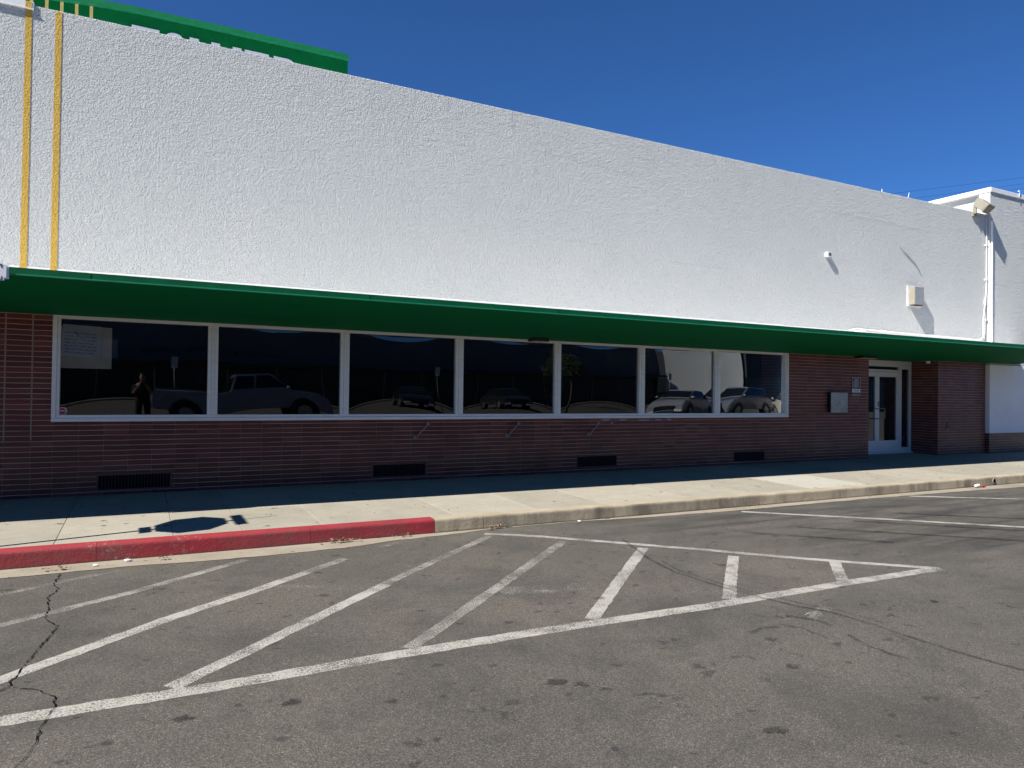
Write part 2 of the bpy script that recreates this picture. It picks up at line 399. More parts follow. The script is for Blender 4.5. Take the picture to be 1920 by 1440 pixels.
# sidewalk slabs, falling 5 cm towards the kerb
def wz(y): return .0 + .0525*y/3.0
bm = bmesh.new(); bm2 = bmesh.new()
sj = [-14+.75*k-.2 for k in range(0, 19)] + [.30, .95, 1.76, 3.3, 4.4, 5.45, 6.9, 8.1, 9.40, 10.75, 12.3, 13.8, 15.3, 16.8, 18.3, 19.8, 22, 24.5, 27, 30, 34, 40]
sj = sorted(set(round(s, 3) for s in sj if s < .2)) + [s for s in sj if s >= .3]
for a, b in zip(sj, sj[1:]):
    for (y0, y1) in ((-2.99, -1.72), (-1.72, 0.9)):
        T = bm2 if (abs(a-9.40) < .01 and y0 < -2) else bm
        n0 = len(T.verts); box(T, a+.0015, b-.0015, y0+.0015, y1-.0015, -.20, 0, bev=.005)
        T.verts.ensure_lookup_table()
        for v in T.verts[n0:]:
            if v.co.z > -.1: v.co.z += wz(min(v.co.y, 0))
walk = tag(obj('sidewalk', bm, M_walk), 'pale concrete sidewalk of jointed slabs between kerb and shop', kind='structure')
keep(obj('sidewalk_patch', bm2, M_slabnew, label='lighter newly poured slab'), walk)
keep(obj('sidewalk_bed', B(-14, 40, -2.992, .9, -.25, -.062), M_crack), walk)

# ------------------------------------------------------------------ road markings and wear (children of the road)
mark_n = [0]
def mark(pts, w, m=M_mark, lab=None, z=.004, jit=.004, name='painted_line', wj=.004):
    mark_n[0] += 1; z = .0012 + .0001*mark_n[0]
    bm = bmesh.new(); ribbon(bm, pts, w, ROADZ+z, jit, .06, wj)
    return keep(obj(name, bm, m, label=lab), road)
mark([(-9, -6.60), (-.58, -6.575), (.3, -6.59), (1.42, -6.56), (2.7, -6.57), (3.9, -6.62), (5.5, -6.615), (6.72, -6.645)], .128, lab='long white line along the near side of the hatched area')
mark([(3.49, -3.41), (3.95, -3.745), (4.58, -4.40), (5.28, -5.145), (5.845, -5.79), (6.30, -6.24), (6.74, -6.655)], .10, lab='white line closing the hatched area to a point', z=.0055)
mark([(7.43, -3.45), (8.77, -4.675), (9.90, -5.78), (13.2, -8.95)], .105)
mark([(11.2, -3.42), (12.67, -4.39), (17, -8.4)], .105)
mark([(15.6, -3.42), (20.5, -8.2)], .105)
mark([(-1.9, -4.55), (-.95, -4.035), (-.15, -3.566)], .085, M_markf, 'faded thin hatch stripe nearest the kerb')
mark([(-2.2, -5.95), (-.82, -4.90), (-.03, -4.378), (.90, -3.62)], 0.094, M_markm)
mark([(-1.4, -6.56), (-.664, -5.99), (.22, -5.195), (.84, -4.733), (1.1, -4.51)], 0.111)
mark([(1.08, -4.53), (1.755, -3.963)], 0.102, M_markm)
mark([(.164, -6.50), (.52, -6.186), (1.53, -5.269), (1.83, -5.0)], 0.111)
mark([(1.93, -4.90), (2.09, -4.754), (3.50, -3.548)], 0.094, M_markm)
mark([(1.80, -5.02), (2.0, -4.83)], 0.090, M_markf)
mark([(1.512, -6.50), (3.04, -5.106), (4.11, -4.131)], 0.102, M_markm)
mark([(1.512, -6.50), (2.5, -5.6)], 0.098, M_markf, z=.006)
mark([(2.88, -6.50), (4.70, -4.765)], 0.107)
mark([(4.151, -6.55), (5.30, -5.44)], 0.107)
mark([(5.479, -6.56), (6.03, -6.05)], 0.102)
mark([(3.92, -7.13), (4.63, -7.065)], .025, M_markd, wj=.012)
mark([(4.30, -7.20), (4.68, -7.02)], .07, M_markd, wj=.02)
mark([(.62, -4.85), (.95, -4.66), (1.35, -4.9), (1.9, -5.2)], .10, M_markd)
mark([(2.6, -5.6), (3.3, -5.75)], .22, M_markd)
mark([(2.2, -3.62), (2.45, -3.45)], .09, M_markf)
# tyre and tar marks
mark([(4.777, -4.272), (4.43, -5.224), (4.33, -5.676), (4.35, -6.239), (4.43, -6.634), (4.50, -6.935), (4.60, -7.123), (4.635, -7.467), (4.62, -7.679), (4.625, -8.066), (4.68, -8.408), (4.8, -9.2)], .035, M_rub, name='tyre_mark', z=.008)
mark([(4.50, -5.30), (4.40, -5.68), (4.43, -6.24), (4.52, -6.634), (4.60, -6.935), (4.70, -7.123), (4.73, -7.467)], .02, M_rub, name='tyre_mark', z=.008)
for P, w in (([(3.70, -7.22), (3.86, -7.17), (3.98, -7.20)], .05), ([(4.03, -7.16), (4.10, -7.30), (4.08, -7.52)], .035), ([(4.22, -7.05), (4.34, -7.22), (4.33, -7.36)], .05), ([(3.62, -7.52), (3.66, -7.68)], .03), ([(4.28, -7.5), (4.2, -7.75), (4.22, -8.0)], .025)):
    mark(P, w, M_smudge, name='tyre_mark', wj=.014, jit=.012)
for P in ([(7.2, -4.6), (9.6, -6.9)], [(8.2, -4.6), (11.2, -7.4)], [(9.4, -4.4), (12.2, -6.9)], [(6.2, -4.5), (7.4, -5.7)]):
    mark([(a + random.uniform(-.05, .05), b) for a, b in P], .11, M_rub, name='tyre_mark', z=.0075, wj=.02)
bm = bmesh.new()
for (x, y) in [(4.452, -5.755), (3.219, -6.102), (3.139, -7.092), (2.933, -7.623), (2.273, -7.55), (2.07, -7.341), (2.189, -7.431), (3.719, -7.368), (1.736, -7.467), (1.18, -7.184), (.715, -6.973), (3.471, -7.756), (2.742, -8.295), (2.543, -7.815), (3.5, -4.6), (.2, -6.93), (5.6, -7.3), (6.9, -7.9)]:
    r = random.uniform(.022, .05); n = 15
    bm.faces.new([bm.verts.new((x + r*random.uniform(.35, 1.25)*1.4*math.cos(2*math.pi*k/n), y + r*random.uniform(.6, 1.1)*math.sin(2*math.pi*k/n), ROADZ+.0056)) for k in range(n)])
keep(obj('oil_spots', bm, M_smudge), road)
bm = bmesh.new()
def crackline(pts, w):
    P = []
    for a, b in zip(pts, pts[1:]):
        a, b = Vector(a), Vector(b); n = max(1, int((b-a).length/.03))
        P += [a.lerp(b, k/n) + Vector((random.uniform(-.009, .009), 0)) for k in range(n)]
    k = 0
    while k < len(P)-2:
        m = min(len(P)-1, k+random.randint(5, 16)); seg = P[k:m+1]
        ribbon(bm, seg, [w*2*random.uniform(.25, 1.25) for _ in seg], ROADZ+.0060); k = m if random.random() < .75 else m+1
crackline([(-.596, -3.50), (-.612, -3.906), (-.563, -4.049), (-.613, -4.27), (-.575, -4.586), (-.576, -4.83), (-.552, -4.943), (-.48, -5.088), (-.503, -5.319), (-.541, -5.552), (-.581, -5.884), (-.608, -6.052), (-.593, -6.106), (-.70, -6.25)], .0042)
crackline([(-.584, -6.141), (-.453, -6.25), (-.415, -6.32), (-.382, -6.372), (-.366, -6.518), (-.385, -6.682), (-.398, -6.766), (-.407, -6.955), (-.429, -7.022), (-.45, -7.11), (-.52, -7.5), (-.6, -8.2)], .0032)
keep(obj('asphalt_crack', bm, M_crack), road)

# ------------------------------------------------------------------ the shop
WT = 6.23
shop = empty('shop_building', (6, 0, 0), 'long low shop with white stucco parapet over a brown brick front and green canopy', 'building')
def part(name, bm, mat, parent=shop, smooth=False, label=None):      # meshes are drawn in world space
    o = obj(name, bm, mat, None, smooth, label); o.parent = parent
    if parent.type == 'EMPTY': o.matrix_parent_inverse = Matrix.Translation(-Vector(parent.location))
    return o

# upper stucco wall with its old ridges
bm = bmesh.new(); box(bm, -12, 19.56, 0, .26, 2.42, WT, bev=.012)
def ridge(pts, w=.022, h=.007):
    for (a, b) in zip(pts, pts[1:]):
        n = 6
        for k in range(n):
            p = Vector(a).lerp(Vector(b), k/n); q = Vector(a).lerp(Vector(b), (k+1)/n)
            j = random.uniform(-.008, .008); hh = h*random.uniform(.3, 1)
            v = [bm.verts.new(c) for c in ((p.x, .001, p.y-w*3.5), (p.x, -hh*.4, p.y+j), (p.x, .001, p.y+w*.35), (q.x, .001, q.y-w*3.5), (q.x, -hh*.4, q.y+j), (q.x, .001, q.y+w*.35))]
            for f in ((0, 1, 4, 3), (1, 2, 5, 4)): bm.faces.new([v[i] for i in f])
ridge([(13.48, 5.576), (14.32, 5.564), (15.07, 5.56), (16.05, 5.541), (16.81, 5.542)], .03, .012)
ridge([(6.065, 5.65), (6.836, 5.618), (7.65, 5.564), (8.33, 5.528)], .022, .008)
ridge([(6.41, 4.15), (6.91, 4.158), (7.43, 4.157)], .02, .006)
ridge([(1.756, 4.173), (2.0, 4.199), (2.18, 4.191)], .014, .006)
ridge([(3.9, 5.497), (4.27, 5.501), (4.84, 5.486)], .018, .005)
ridge([(8.6, 4.02), (9.4, 4.0), (10.3, 3.98)], .02, .006)
ridge([(12.3, 3.75), (13.2, 3.72), (13.9, 3.78), (14.6, 3.70)], .02, .006)
stucco = part('stucco_wall', bm, M_stucco)
bm = bmesh.new()
P = [Vector((5.532+random.uniform(-.006, .006), z)) for z in (6.225, 6.14, 6.05, 5.97, 5.88)]
for a, b in zip(P, P[1:]): bm.faces.new([bm.verts.new((q.x+d, -.013, q.y)) for q, d in ((a, -.0025), (a, .0025), (b, .002), (b, -.002))])
part('stucco_crack', bm, M_crack, stucco)
for k in range(0, 2):
    x = -1.385 + .3215*k
    part('gold_stripe', B(x, x+.071, -.004, .0, 2.905, WT-.015), M_gold, stucco)
# cap flashing over the left end of the parapet
bm = bmesh.new(); box(bm, -12, -1.295, -.018, .29, 6.165, 6.262, bev=.004); box(bm, -12, -1.295, -.027, -.018, 6.165, 6.174)
cap = part('parapet_cap', bm, M_whitepaint)
part('gold_stripe', B(-1.385, -1.314, -.021, -.017, 6.178, 6.258), M_gold, cap)
# flashing above the canopy
bm = bmesh.new(); x = -12.0
while x < 19.5:
    w = min(random.uniform(1.2, 3.0), 19.54-x); t = 2.902+random.uniform(-.006, .008)
    box(bm, x, x+w, -.014, 0, 2.60, t); box(bm, x, x+w, -.024, -.002, t-.001, t+.012); x += w
part('wall_flashing', bm, M_whitepaint)
for x in (-1.385, -1.0635):
    part('gold_stripe', B(x, x+.071, -.0275, -.024, 2.62, 2.915), M_gold, stucco)
# canopy
CE = 20.77
bm = bmesh.new(); prism(bm, [(0, 2.322), (-2.18, 2.516), (-2.18, 2.584), (0, 2.63)], 'x', -12, CE-.02)
for f in bm.faces:
    f.normal_update()
bm.normal_update()
canopy = part('canopy', bm, [M_green, M_roof])
for p in canopy.data.polygons:
    if p.normal.z > .8: p.material_index = 1
bm = bmesh.new(); x = -12
for q in [-9.5, -6.5, -3.5, -.49, 2.47, 5.17, 8.76, 11.2, 13.51, 16.4, 19.0, CE]:
    box(bm, x+.002, q-.002, -2.204, -2.182, 2.520, 2.586); box(bm, q-.03, q-.002, -2.207, -2.204, 2.524, 2.584); x = q
box(bm, CE-.02, CE, -2.18, -.0, 2.53, 2.584)
part('fascia', bm, M_greenm, canopy)
part('drip_edge', B(-12, CE, -2.226, -2.18, 2.506, 2.519, bev=.002), M_greenlip, canopy)
for i in range(9):
    x = -.2+1.9*i + random.uniform(-.4, .4); y = random.uniform(-.9, -.35); z = 2.322-.089*y
    bm = bmesh.new(); ball(bm, (x, y, z-.001), .05, 1.6, .35, .04, 10, 6); part('soffit_blister', bm, M_green, canopy)
# roof and side walls
part('roof_deck', B(-11.8, 19.4, .26, 14, 5.5, 5.62), M_roof)
bm = bmesh.new(); box(bm, -12, -11.75, .26, 14, 0, WT); box(bm, -12, 19.56, 14, 14.25, 0, WT)
part('side_wall', bm, M_stucco)
# brick front
bm = bmesh.new()
box(bm, -12, 12.236, 0, .25, -.12, .954); box(bm, -12, -1.021, 0, .25, .954, 2.42)
box(bm, -1.021, 12.236, .01, .25, 2.315, 2.42); box(bm, 12.236, 14.89, 0, .72, -.12, 2.42)
brick = part('brick_wall', bm, M_brick)
bm = bmesh.new(); box(bm, 17.52, 19.545, 0, .72, -.12, 2.42)
part('brick_pier', bm, M_brick)
M_scuff = plain('plaster_scuff', (.36, .34, .34), .9)
for x, z, w in ((7.55, .926, .19), (7.93, .922, .17), (8.41, .913, .26), (8.76, .917, .16), (9.02, .925, .13), (7.68, .867, .06), (17.88, .74, .07), (17.93, .60, .05)):
    bm = bmesh.new(); T = [2*math.pi*k/14 for k in range(14)]
    bm.faces.new([bm.verts.new((x+w*.5*math.cos(t)*(1+.2*math.sin(3*t)), -.0025, z+.014*math.sin(t)+.003*math.cos(2*t))) for t in T])
    part('scuff_mark', bm, M_scuff, brick)
# door recess ceiling and interior backing
part('recess_ceiling', B(14.89, 17.52, .0, .80, 2.325, 2.42), M_green)
bm = bmesh.new()
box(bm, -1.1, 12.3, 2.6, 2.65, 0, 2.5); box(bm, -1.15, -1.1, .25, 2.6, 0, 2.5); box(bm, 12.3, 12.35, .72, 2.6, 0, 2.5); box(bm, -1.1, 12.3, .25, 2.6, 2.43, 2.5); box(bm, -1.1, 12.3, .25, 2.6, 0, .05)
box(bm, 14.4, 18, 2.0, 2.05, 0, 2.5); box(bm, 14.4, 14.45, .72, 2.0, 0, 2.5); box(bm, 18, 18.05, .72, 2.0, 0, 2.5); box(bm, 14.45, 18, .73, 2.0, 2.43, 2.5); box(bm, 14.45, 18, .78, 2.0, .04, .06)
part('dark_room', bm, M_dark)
# window band
PX = [(-.936, .809), (.940, 2.663), (2.794, 4.552), (4.686, 6.443), (6.564, 8.287), (8.418, 10.173), (10.315, 12.154)]
Z0, Z1 = 1.040, 2.279
bm = bmesh.new()
box(bm, -1.021, 12.236, -.045, .06, .954, 1.000, bev=.003); box(bm, -1.0, 12.215, -.022, .06, 1.001, Z0, bev=.002)
box(bm, -1.021, 12.236, -.030, .06, Z1, 2.3205, bev=.002)
box(bm, -1.021, -.972, -.040, .06, 1.001, Z1-.001, bev=.003); box(bm, -.971, -.936, -.020, .06, Z0+.001, Z1-.001, bev=.002)
box(bm, 12.190, 12.236, -.040, .06, 1.001, Z1-.001, bev=.003); box(bm, 12.154, 12.189, -.020, .06, Z0+.001, Z1-.001, bev=.002)
for (a, b), (c, d) in zip(PX, PX[1:]):
    m = (b+c)/2
    box(bm, b, m-.019, -.020, .06, Z0+.001, Z1-.001, bev=.002); box(bm, m-.017, m+.017, -.028, .06, Z0+.001, Z1-.001, bev=.002); box(bm, m+.019, c, -.020, .06, Z0+.001, Z1-.001, bev=.002)
frame = part('window_frame', bm, M_alu)
BOW = [(.0034, -.0040, -.0030), (.0040, -.0015, 0), (.0052, .0010, .0010), (.0042, 0, .0005), (.0044, .0010, 0), (.0050, -.0030, 0), (.0046, -.0030, 0)]
for i, (a, b) in enumerate(PX):
    bm = bmesh.new(); nx, nz = 28, 20; A, tz, tx = BOW[i]; g = []
    for r in range(nz+1):
        row = []
        for q in range(nx+1):
            u, v = 2*q/nx-1, 2*r/nz-1
            y = .035 - A*(1-u*u)*(1-v*v) + tz*v*.31 + tx*u*.42 + .00018*math.sin(3.1*u+i)*math.cos(2.3*v+2*i)
            row.append(bm.verts.new((a-.006+(b-a+.012)*q/nx, y, Z0-.006+(Z1-Z0+.012)*r/nz)))
        g.append(row)
    for r in range(nz):
        for q in range(nx): bm.faces.new((g[r][q], g[r][q+1], g[r+1][q+1], g[r+1][q]))
    part('window_pane', bm, M_glass, frame, smooth=True)
# entrance
bm = bmesh.new(); Y0 = .72
box(bm, 14.89, 17.52, Y0-.03, Y0+.06, 2.174, 2.324, bev=.003)
box(bm, 14.891, 17.519, Y0-.02, Y0+.05, 2.038, 2.100, bev=.002) if False else None
for a, b in ((14.892, 14.945), (15.25, 15.355), (17.024, 17.132), (17.455, 17.518)): box(bm, a, b, Y0-.03, Y0+.06, .035, 2.173, bev=.003)
for a, b in ((14.945, 15.25), (17.132, 17.455)): box(bm, a, b, Y0-.02, Y0+.05, .036, .14, bev=.002); box(bm, a, b, Y0-.02, Y0+.05, 2.12, 2.172, bev=.002)
box(bm, 15.356, 17.023, Y0-.02, Y0+.05, 2.045, 2.098, bev=.002)
box(bm, 14.89, 17.52, Y0-.08, Y0+.08, .0, .034)
door = part('door_frame', bm, M_alu)
for a, b in ((15.36, 16.186), (16.192, 17.02)):
    bm = bmesh.new()
    box(bm, a, a+.075, Y0-.022, Y0+.022, .04, 2.038, bev=.003); box(bm, b-.075, b, Y0-.022, Y0+.022, .04, 2.038, bev=.003)
    box(bm, a+.076, b-.076, Y0-.020, Y0+.020, .04, .325, bev=.003); box(bm, a+.076, b-.076, Y0-.020, Y0+.020, 1.915, 2.038, bev=.003)
    leaf = part('door_leaf', bm, M_alu)
    bm = bmesh.new(); box(bm, a+.074, b-.074, Y0-.003, Y0+.003, .322, 1.918); part('door_glass', bm, M_glass, leaf)
    s = 1 if a < 16 else -1; hx = (b-.04) if s == 1 else (a+.04)
    bm = bmesh.new(); k = -s*.14
    tube(bm, [(hx, Y0-.02, 1.12), (hx, Y0-.075, 1.12), (hx+k*.2, Y0-.085, 1.125), (hx+k, Y0-.085, 1.125), (hx+k*1.15, Y0-.085, 1.10), (hx+k*1.15, Y0-.085, .90), (hx+k, Y0-.085, .87), (hx+k*.2, Y0-.085, .87), (hx, Y0-.075, .875), (hx, Y0-.02, .875)], .011, 8)
    part('door_handle', bm, M_galv, leaf)
    if s == -1: part('door_lock', B(hx-.03, hx+.03, Y0-.03, Y0-.02, 1.18, 1.30, bev=.004), M_galv, leaf)
bm = bmesh.new(); box(bm, 15.356, 17.023, Y0, Y0+.006, 2.099, 2.173); part('transom_glass', bm, M_glass)
for a, b in ((14.945, 15.25), (17.132, 17.455)):
    bm = bmesh.new(); box(bm, a, b, Y0, Y0+.006, .141, 2.119); part('sidelight_glass', bm, M_glass)
part('wall_outlet', B(17.29, 17.36, Y0+.03, Y0+.05, .29, .41, bev=.005), M_white)
# low ventilation grilles
def grille(x0, z0):
    bm = bmesh.new(); w, h = .845, .18
    box(bm, x0-.02, x0+w+.02, -.009, 0, z0-.02, z0); box(bm, x0-.02, x0+w+.02, -.009, 0, z0+h, z0+h+.02)
    box(bm, x0-.02, x0, -.009, 0, z0, z0+h); box(bm, x0+w, x0+w+.02, -.009, 0, z0, z0+h)
    fr = part('vent_frame', bm, plain('vent_frame_paint', (.11, .038, .034), .5) if 'vf' not in globals() else vf)
    globals()['vf'] = fr.data.materials[0]
    bm = bmesh.new(); box(bm, x0, x0+w, -.0035, 0, z0, z0+h); part('vent_backing', bm, M_crack, fr)
    bm = bmesh.new(); n = 22
    for k in range(1, n): box(bm, x0+w*k/n-.005, x0+w*k/n+.005, -.008, -.004, z0+.001, z0+h-.001)
    part('vent_bars', bm, M_black, fr)
for x0, z0 in ((-.487, .062), (3.20, .068), (6.94, .085), (10.715, .062)): grille(x0, z0)
# bent bracket bars under the window sill (a separate thing each)
for i, (xa, za, xb, zb, lab) in enumerate(((3.862, .672, 4.082, .880, 'short bent steel bar on the brick, under the third window, above a vent grille'), (5.505, .670, 5.728, .880, 'short bent steel bar on the brick, middle one, under the fourth window'), (7.160, .672, 7.375, .868, 'short bent steel bar on the brick, under the fifth window beside white scuffs'))):
    e = empty('bracket_bar', (xa, 0, za), lab, 'bracket bar', 'bent steel bars under the window sill')
    bm = bmesh.new(); dx, dz = xb-xa, zb-za; L = math.hypot(dx, dz); d = Vector((dx/L, 0, dz/L)); n = Vector((-d.z, 0, d.x)); Y = Vector((0, -1, 0))
    a = Vector((xa, -.05, za)); b = Vector((xb, -.05, zb)); pts = []
    for t in (-95, -60, -25, 10, 45, 80): pts.append(a + d*.024 - .024*(d*math.cos(R(t)) + n*math.sin(R(t))*1.0) + (Y*-.035 if t < -60 else Y*0))
    pts += [a.lerp(b, .2), a.lerp(b, .8)]
    for t in (80, 45, 10, -25, -60, -95): pts.append(b - d*.024 + .024*(d*math.cos(R(t)) + n*math.sin(R(t))) + (Y*-.035 if t < -60 else Y*0))
    tube(bm, pts, .0085, 8); part('bar', bm, M_galv, e)
    for p in (a, b):
        bm = bmesh.new(); cyl(bm, (p.x, -.006, p.z), .024, .012, 'y', 16); cyl(bm, (p.x, -.03, p.z), .008, .05, 'y', 8)
        part('mounting_plate', bm, M_galv, e)

# ------------------------------------------------------------------ neighbouring white building
nb = empty('white_building', (26, 0, 0), 'taller white stucco building adjoining the shop at the right, with brick base', 'building')
bm = bmesh.new(); box(bm, 19.565, 40, -.09, .2, 2.30, 6.80, bev=.008); box(bm, 19.70, 19.72, .2, 9, 2.3, 6.80); box(bm, 39.8, 40, .2, 9, 0, 6.8)
part('stucco_wall', bm, M_stucco2, nb)
bm = bmesh.new(); box(bm, 19.555, 40.02, -.115, .25, 6.812, 6.93, bev=.004); box(bm, 19.555, 19.80, .25, 9, 6.812, 6.93, bev=.004)
part('coping', bm, M_whitepaint, nb)
part('shadow_gap', B(19.575, 40, -.085, .24, 6.80, 6.813), M_galv, nb)
part('smooth_panel', B(19.562, 40, -.10, .1, .50, 2.29, bev=.004), plain('smooth_white_panel', (.86, .86, .87), .7, var=.04, scale=1.5), nb)
part('brick_base', B(19.57, 40, -.09, .1, -.12, .499), M_brick, nb)
part('roof_deck', B(19.72, 39.8, .2, 9, 6.2, 6.3), M_roof, nb)
e = empty('vent_pin', (20.85, -.05, 6.93), 'small white pipe pin standing on the coping of the right-hand building', 'pipe')
bm = bmesh.new(); tube(bm, [(20.85, -.13, 6.80), (20.85, -.13, 7.0)], .008, 8); tube(bm, [(20.80, -.13, 6.99), (20.90, -.13, 6.99)], .014, 8); part('pipe', bm, M_conduit, e)
for (x, z, sl, lab) in ((15.49, 6.345, 0, 'tiny upright white pin on the parapet edge, farther from the floodlight'), (16.46, 6.40, .06, 'tiny leaning white pin on the parapet edge, nearer to the floodlight')):
    bm = bmesh.new(); tube(bm, [(x, .12, 6.22), (x+sl, .12, z)], [.008, .005], 8)
    tag(obj('parapet_pin', bm, M_conduit), lab, 'pin')

# ------------------------------------------------------------------ green tower sign behind
tw = empty('tower', (1, 13, 0), 'green rooftop tower with gold stripes and white letters showing above the parapet', 'tower')
TZ = [(5.72, 12.055), (2.29, 12.045), (-.3, 12.02), (-1.05, 11.98), (-2.4, 11.855), (-3.4, 11.72), (-4.6, 11.5)]
def tband(bm, y, d0, d1):                           # a strip following the tower's roof line, y = its front
    prism(bm, [(x, z+d0) for x, z in TZ] + [(x, z+d1) for x, z in TZ[::-1]], 'y', y, 18)
bm = bmesh.new(); prism(bm, TZ + [(-4.6, 5.0), (5.72, 5.0)], 'y', 12, 17.9); part('tower_wall', bm, M_greenT, tw)
bm = bmesh.new(); tband(bm, 11.87, .005, .145); part('coping', bm, M_greenC, tw)
bm = bmesh.new(); tband(bm, 11.855, -.006, .004); part('coping_edge', bm, M_greenlip, tw)
for k in range(9):
    x = -1.42 - .345*k
    if x > -4.5: part('gold_stripe', B(x-.039, x+.039, 11.992, 12, 9.0, 11.96 - .09*max(0, -1.2-x)), M_goldT, tw)
# block capitals T O W E R, 1.15 m tall
LT = 11.672; LB = 10.5; s_ = .25
def letter(boxes):
    bm = bmesh.new()
    for a, b, c, d in boxes: box(bm, a, b, 11.97, 11.999, c, d)
    return bm
L_ = [letter([(-.43, .27, LT-.22, LT), (-.2, .04, LB, LT-.221)])]
bm = bmesh.new(); n = 28; cx, cz = .665, (LT+LB)/2+.01; ro, ri, H2 = .345, .11, (LT-LB)/2+.012
def ov(r, h, t): return (cx + r*math.copysign(abs(math.cos(t))**.8, math.cos(t)), cz + h*math.copysign(abs(math.sin(t))**.9, math.sin(t)))
ring = [[bm.verts.new((ov(r, h, 2*math.pi*k/n)[0], y, ov(r, h, 2*math.pi*k/n)[1])) for k in range(n)] for (r, h, y) in ((ro, H2, 11.97), (ri, H2-.22, 11.97), (ro, H2, 11.999), (ri, H2-.22, 11.999))]
for k in range(n):
    q = (k+1) % n
    for a, b in ((0, 1), (0, 2), (1, 3), (2, 3)): bm.faces.new((ring[a][k], ring[a][q], ring[b][q], ring[b][k]))
L_.append(bm)
L_.append(letter([(1.06, 1.31, LB, LT), (1.65, 1.89, LB, LT), (2.24, 2.49, LB, LT), (1.311, 1.649, LB, LB+.24), (1.891, 2.239, LB, LB+.24)]))
L_.append(letter([(2.58, 2.82, LB, LT), (2.821, 3.28, LT-.22, LT), (2.821, 3.2, 10.98, 11.2), (2.821, 3.28, LB, LB+.22)]))
bm = letter([(3.42, 3.66, LB, LT), (3.661, 3.85, LT-.2, LT), (3.661, 3.85, 11.0, 11.18), (3.85, 4.06, 11.18, LT-.2)])
prism(bm, [(3.851, LT-.001), (3.95, LT-.03), (4.03, LT-.1), (4.06, LT-.2), (3.851, LT-.2)], 'y', 11.97, 11.999); prism(bm, [(3.72, 11.0), (3.95, 11.0), (4.12, LB), (3.87, LB)], 'y', 11.97, 11.999); L_.append(bm)
for b in L_: part('letter', b, M_letter, tw)
# little bird on the tower
bd = empty('bird', (2.07, 12.15, 12.19), 'small dark bird perched on the top edge of the green tower', 'bird')
bm = bmesh.new()
ball(bm, (2.06, 12.15, 12.255), .05, 1.5, .85, .85, rot=Matrix.Rotation(R(28), 4, 'Y')); ball(bm, (1.985, 12.15, 12.315), .034); prism(bm, [(2.08, 12.255), (2.19, 12.185), (2.18, 12.20), (2.10, 12.275)], 'y', 12.13, 12.17)
q = bmesh.ops.create_cone(bm, cap_ends=True, segments=8, radius1=.012, radius2=.001, depth=.03, matrix=Matrix.Translation((1.945, 12.15, 12.313)) @ Matrix.Rotation(R(-90), 4, 'Y'))
for x in (2.045, 2.075): tube(bm, [(x, 12.15, 12.22), (x, 12.15, 12.19)], .005, 6)
part('body', bm, M_black, bd)

# ------------------------------------------------------------------ fittings on the walls
# floodlight on the parapet corner
fl = empty('floodlight', (19.15, -.02, 6.2), 'beige box floodlight aimed downward from the right end of the parapet', 'floodlight')
Mf = Matrix.Translation((19.12, -.16, 6.37)) @ Matrix.Rotation(R(10), 4, 'Z') @ Matrix.Rotation(R(44), 4, 'X')
def xf(bm, M): bm.transform(M); return bm
bm = bmesh.new(); prism(bm, [(-.16, -.10), (.12, -.12), (.17, .05), (.10, .12), (-.16, .11)], 'x', -.20, .20)
bmesh.ops.bevel(bm, geom=bm.edges[:], offset=.008, segments=2, affect='EDGES')
part('housing', xf(bm, Mf), M_beige, fl)
bm = bmesh.new(); box(bm, -.205, .205, -.178, -.1605, -.12, .12, bev=.003); part('rim', xf(bm, Mf), M_beige, fl)
bm = bmesh.new(); box(bm, -.185, .185, -.184, -.1782, -.10, .10); part('lens', xf(bm, Mf), plain('dark_lens', (.06, .055, .05), .15), fl)
bm = bmesh.new(); box(bm, 18.92, 18.96, -.10, -.02, 6.16, 6.34, bev=.004); box(bm, 18.90, 19.05, -.045, .0, 6.10, 6.20, bev=.004); part('bracket', bm, M_beige, fl)
# square wall light
wl = empty('wall_light', (16.52, 0, 3.63), 'square beige and grey box light high on the white wall above the entrance', 'wall light')
part('housing', B(16.335, 16.70, -.15, -.012, 3.635, 4.065, bev=.006), M_beige, wl)
part('face_plate', B(16.345, 16.69, -.158, -.1505, 3.645, 4.055, bev=.003), M_greybox, wl)
part('back_plate', B(16.27, 16.78, -.012, 0, 3.60, 4.10, bev=.003), M_whitepaint, wl)
part('underside_lens', B(16.37, 16.67, -.14, -.02, 3.622, 3.634), M_black, wl)
# small box high on the wall
M_stubf = plain('dark_grey_face', (.11, .11, .115), .6)
sb = empty('wall_stub', (13.44, 0, 4.5), 'small white square stub box on the white wall left of the box light', 'wall box')
bm = bmesh.new(); box(bm, 13.378, 13.500, -.08, 0, 4.50, 4.60, bev=.004); part('box', bm, M_whitepaint, sb)
bm = bmesh.new(); box(bm, 13.395, 13.485, -.084, -.0802, 4.515, 4.585); part('front', bm, M_stubf, sb)
# conduit run
cd = empty('conduit', (17, 0, 2.9), 'thin white conduit running along the canopy flashing and up the corner to the floodlight', 'conduit')
bm = bmesh.new()
tube(bm, [(14.15, -.04, 2.905), (14.28, -.04, 2.935), (14.42, -.04, 2.955), (15.5, -.04, 2.945), (16.5, -.04, 2.935), (17.8, -.04, 2.93), (19.1, -.04, 2.92), (19.25, -.04, 2.93), (19.34, -.04, 2.98), (19.37, -.04, 3.08), (19.375, -.04, 3.5), (19.45, -.04, 3.9), (19.50, -.04, 4.3), (19.50, -.04, 5.2), (19.50, -.04, 6.15)], .014, 10)
part('pipe', bm, M_conduit, cd)
bm = bmesh.new(); tube(bm, [(19.30, -.03, 2.915), (19.42, -.03, 2.95), (19.45, -.03, 3.1), (19.46, -.03, 3.6), (19.44, -.03, 4.0)], .014, 8); part('loose_cable', bm, M_conduit, cd)
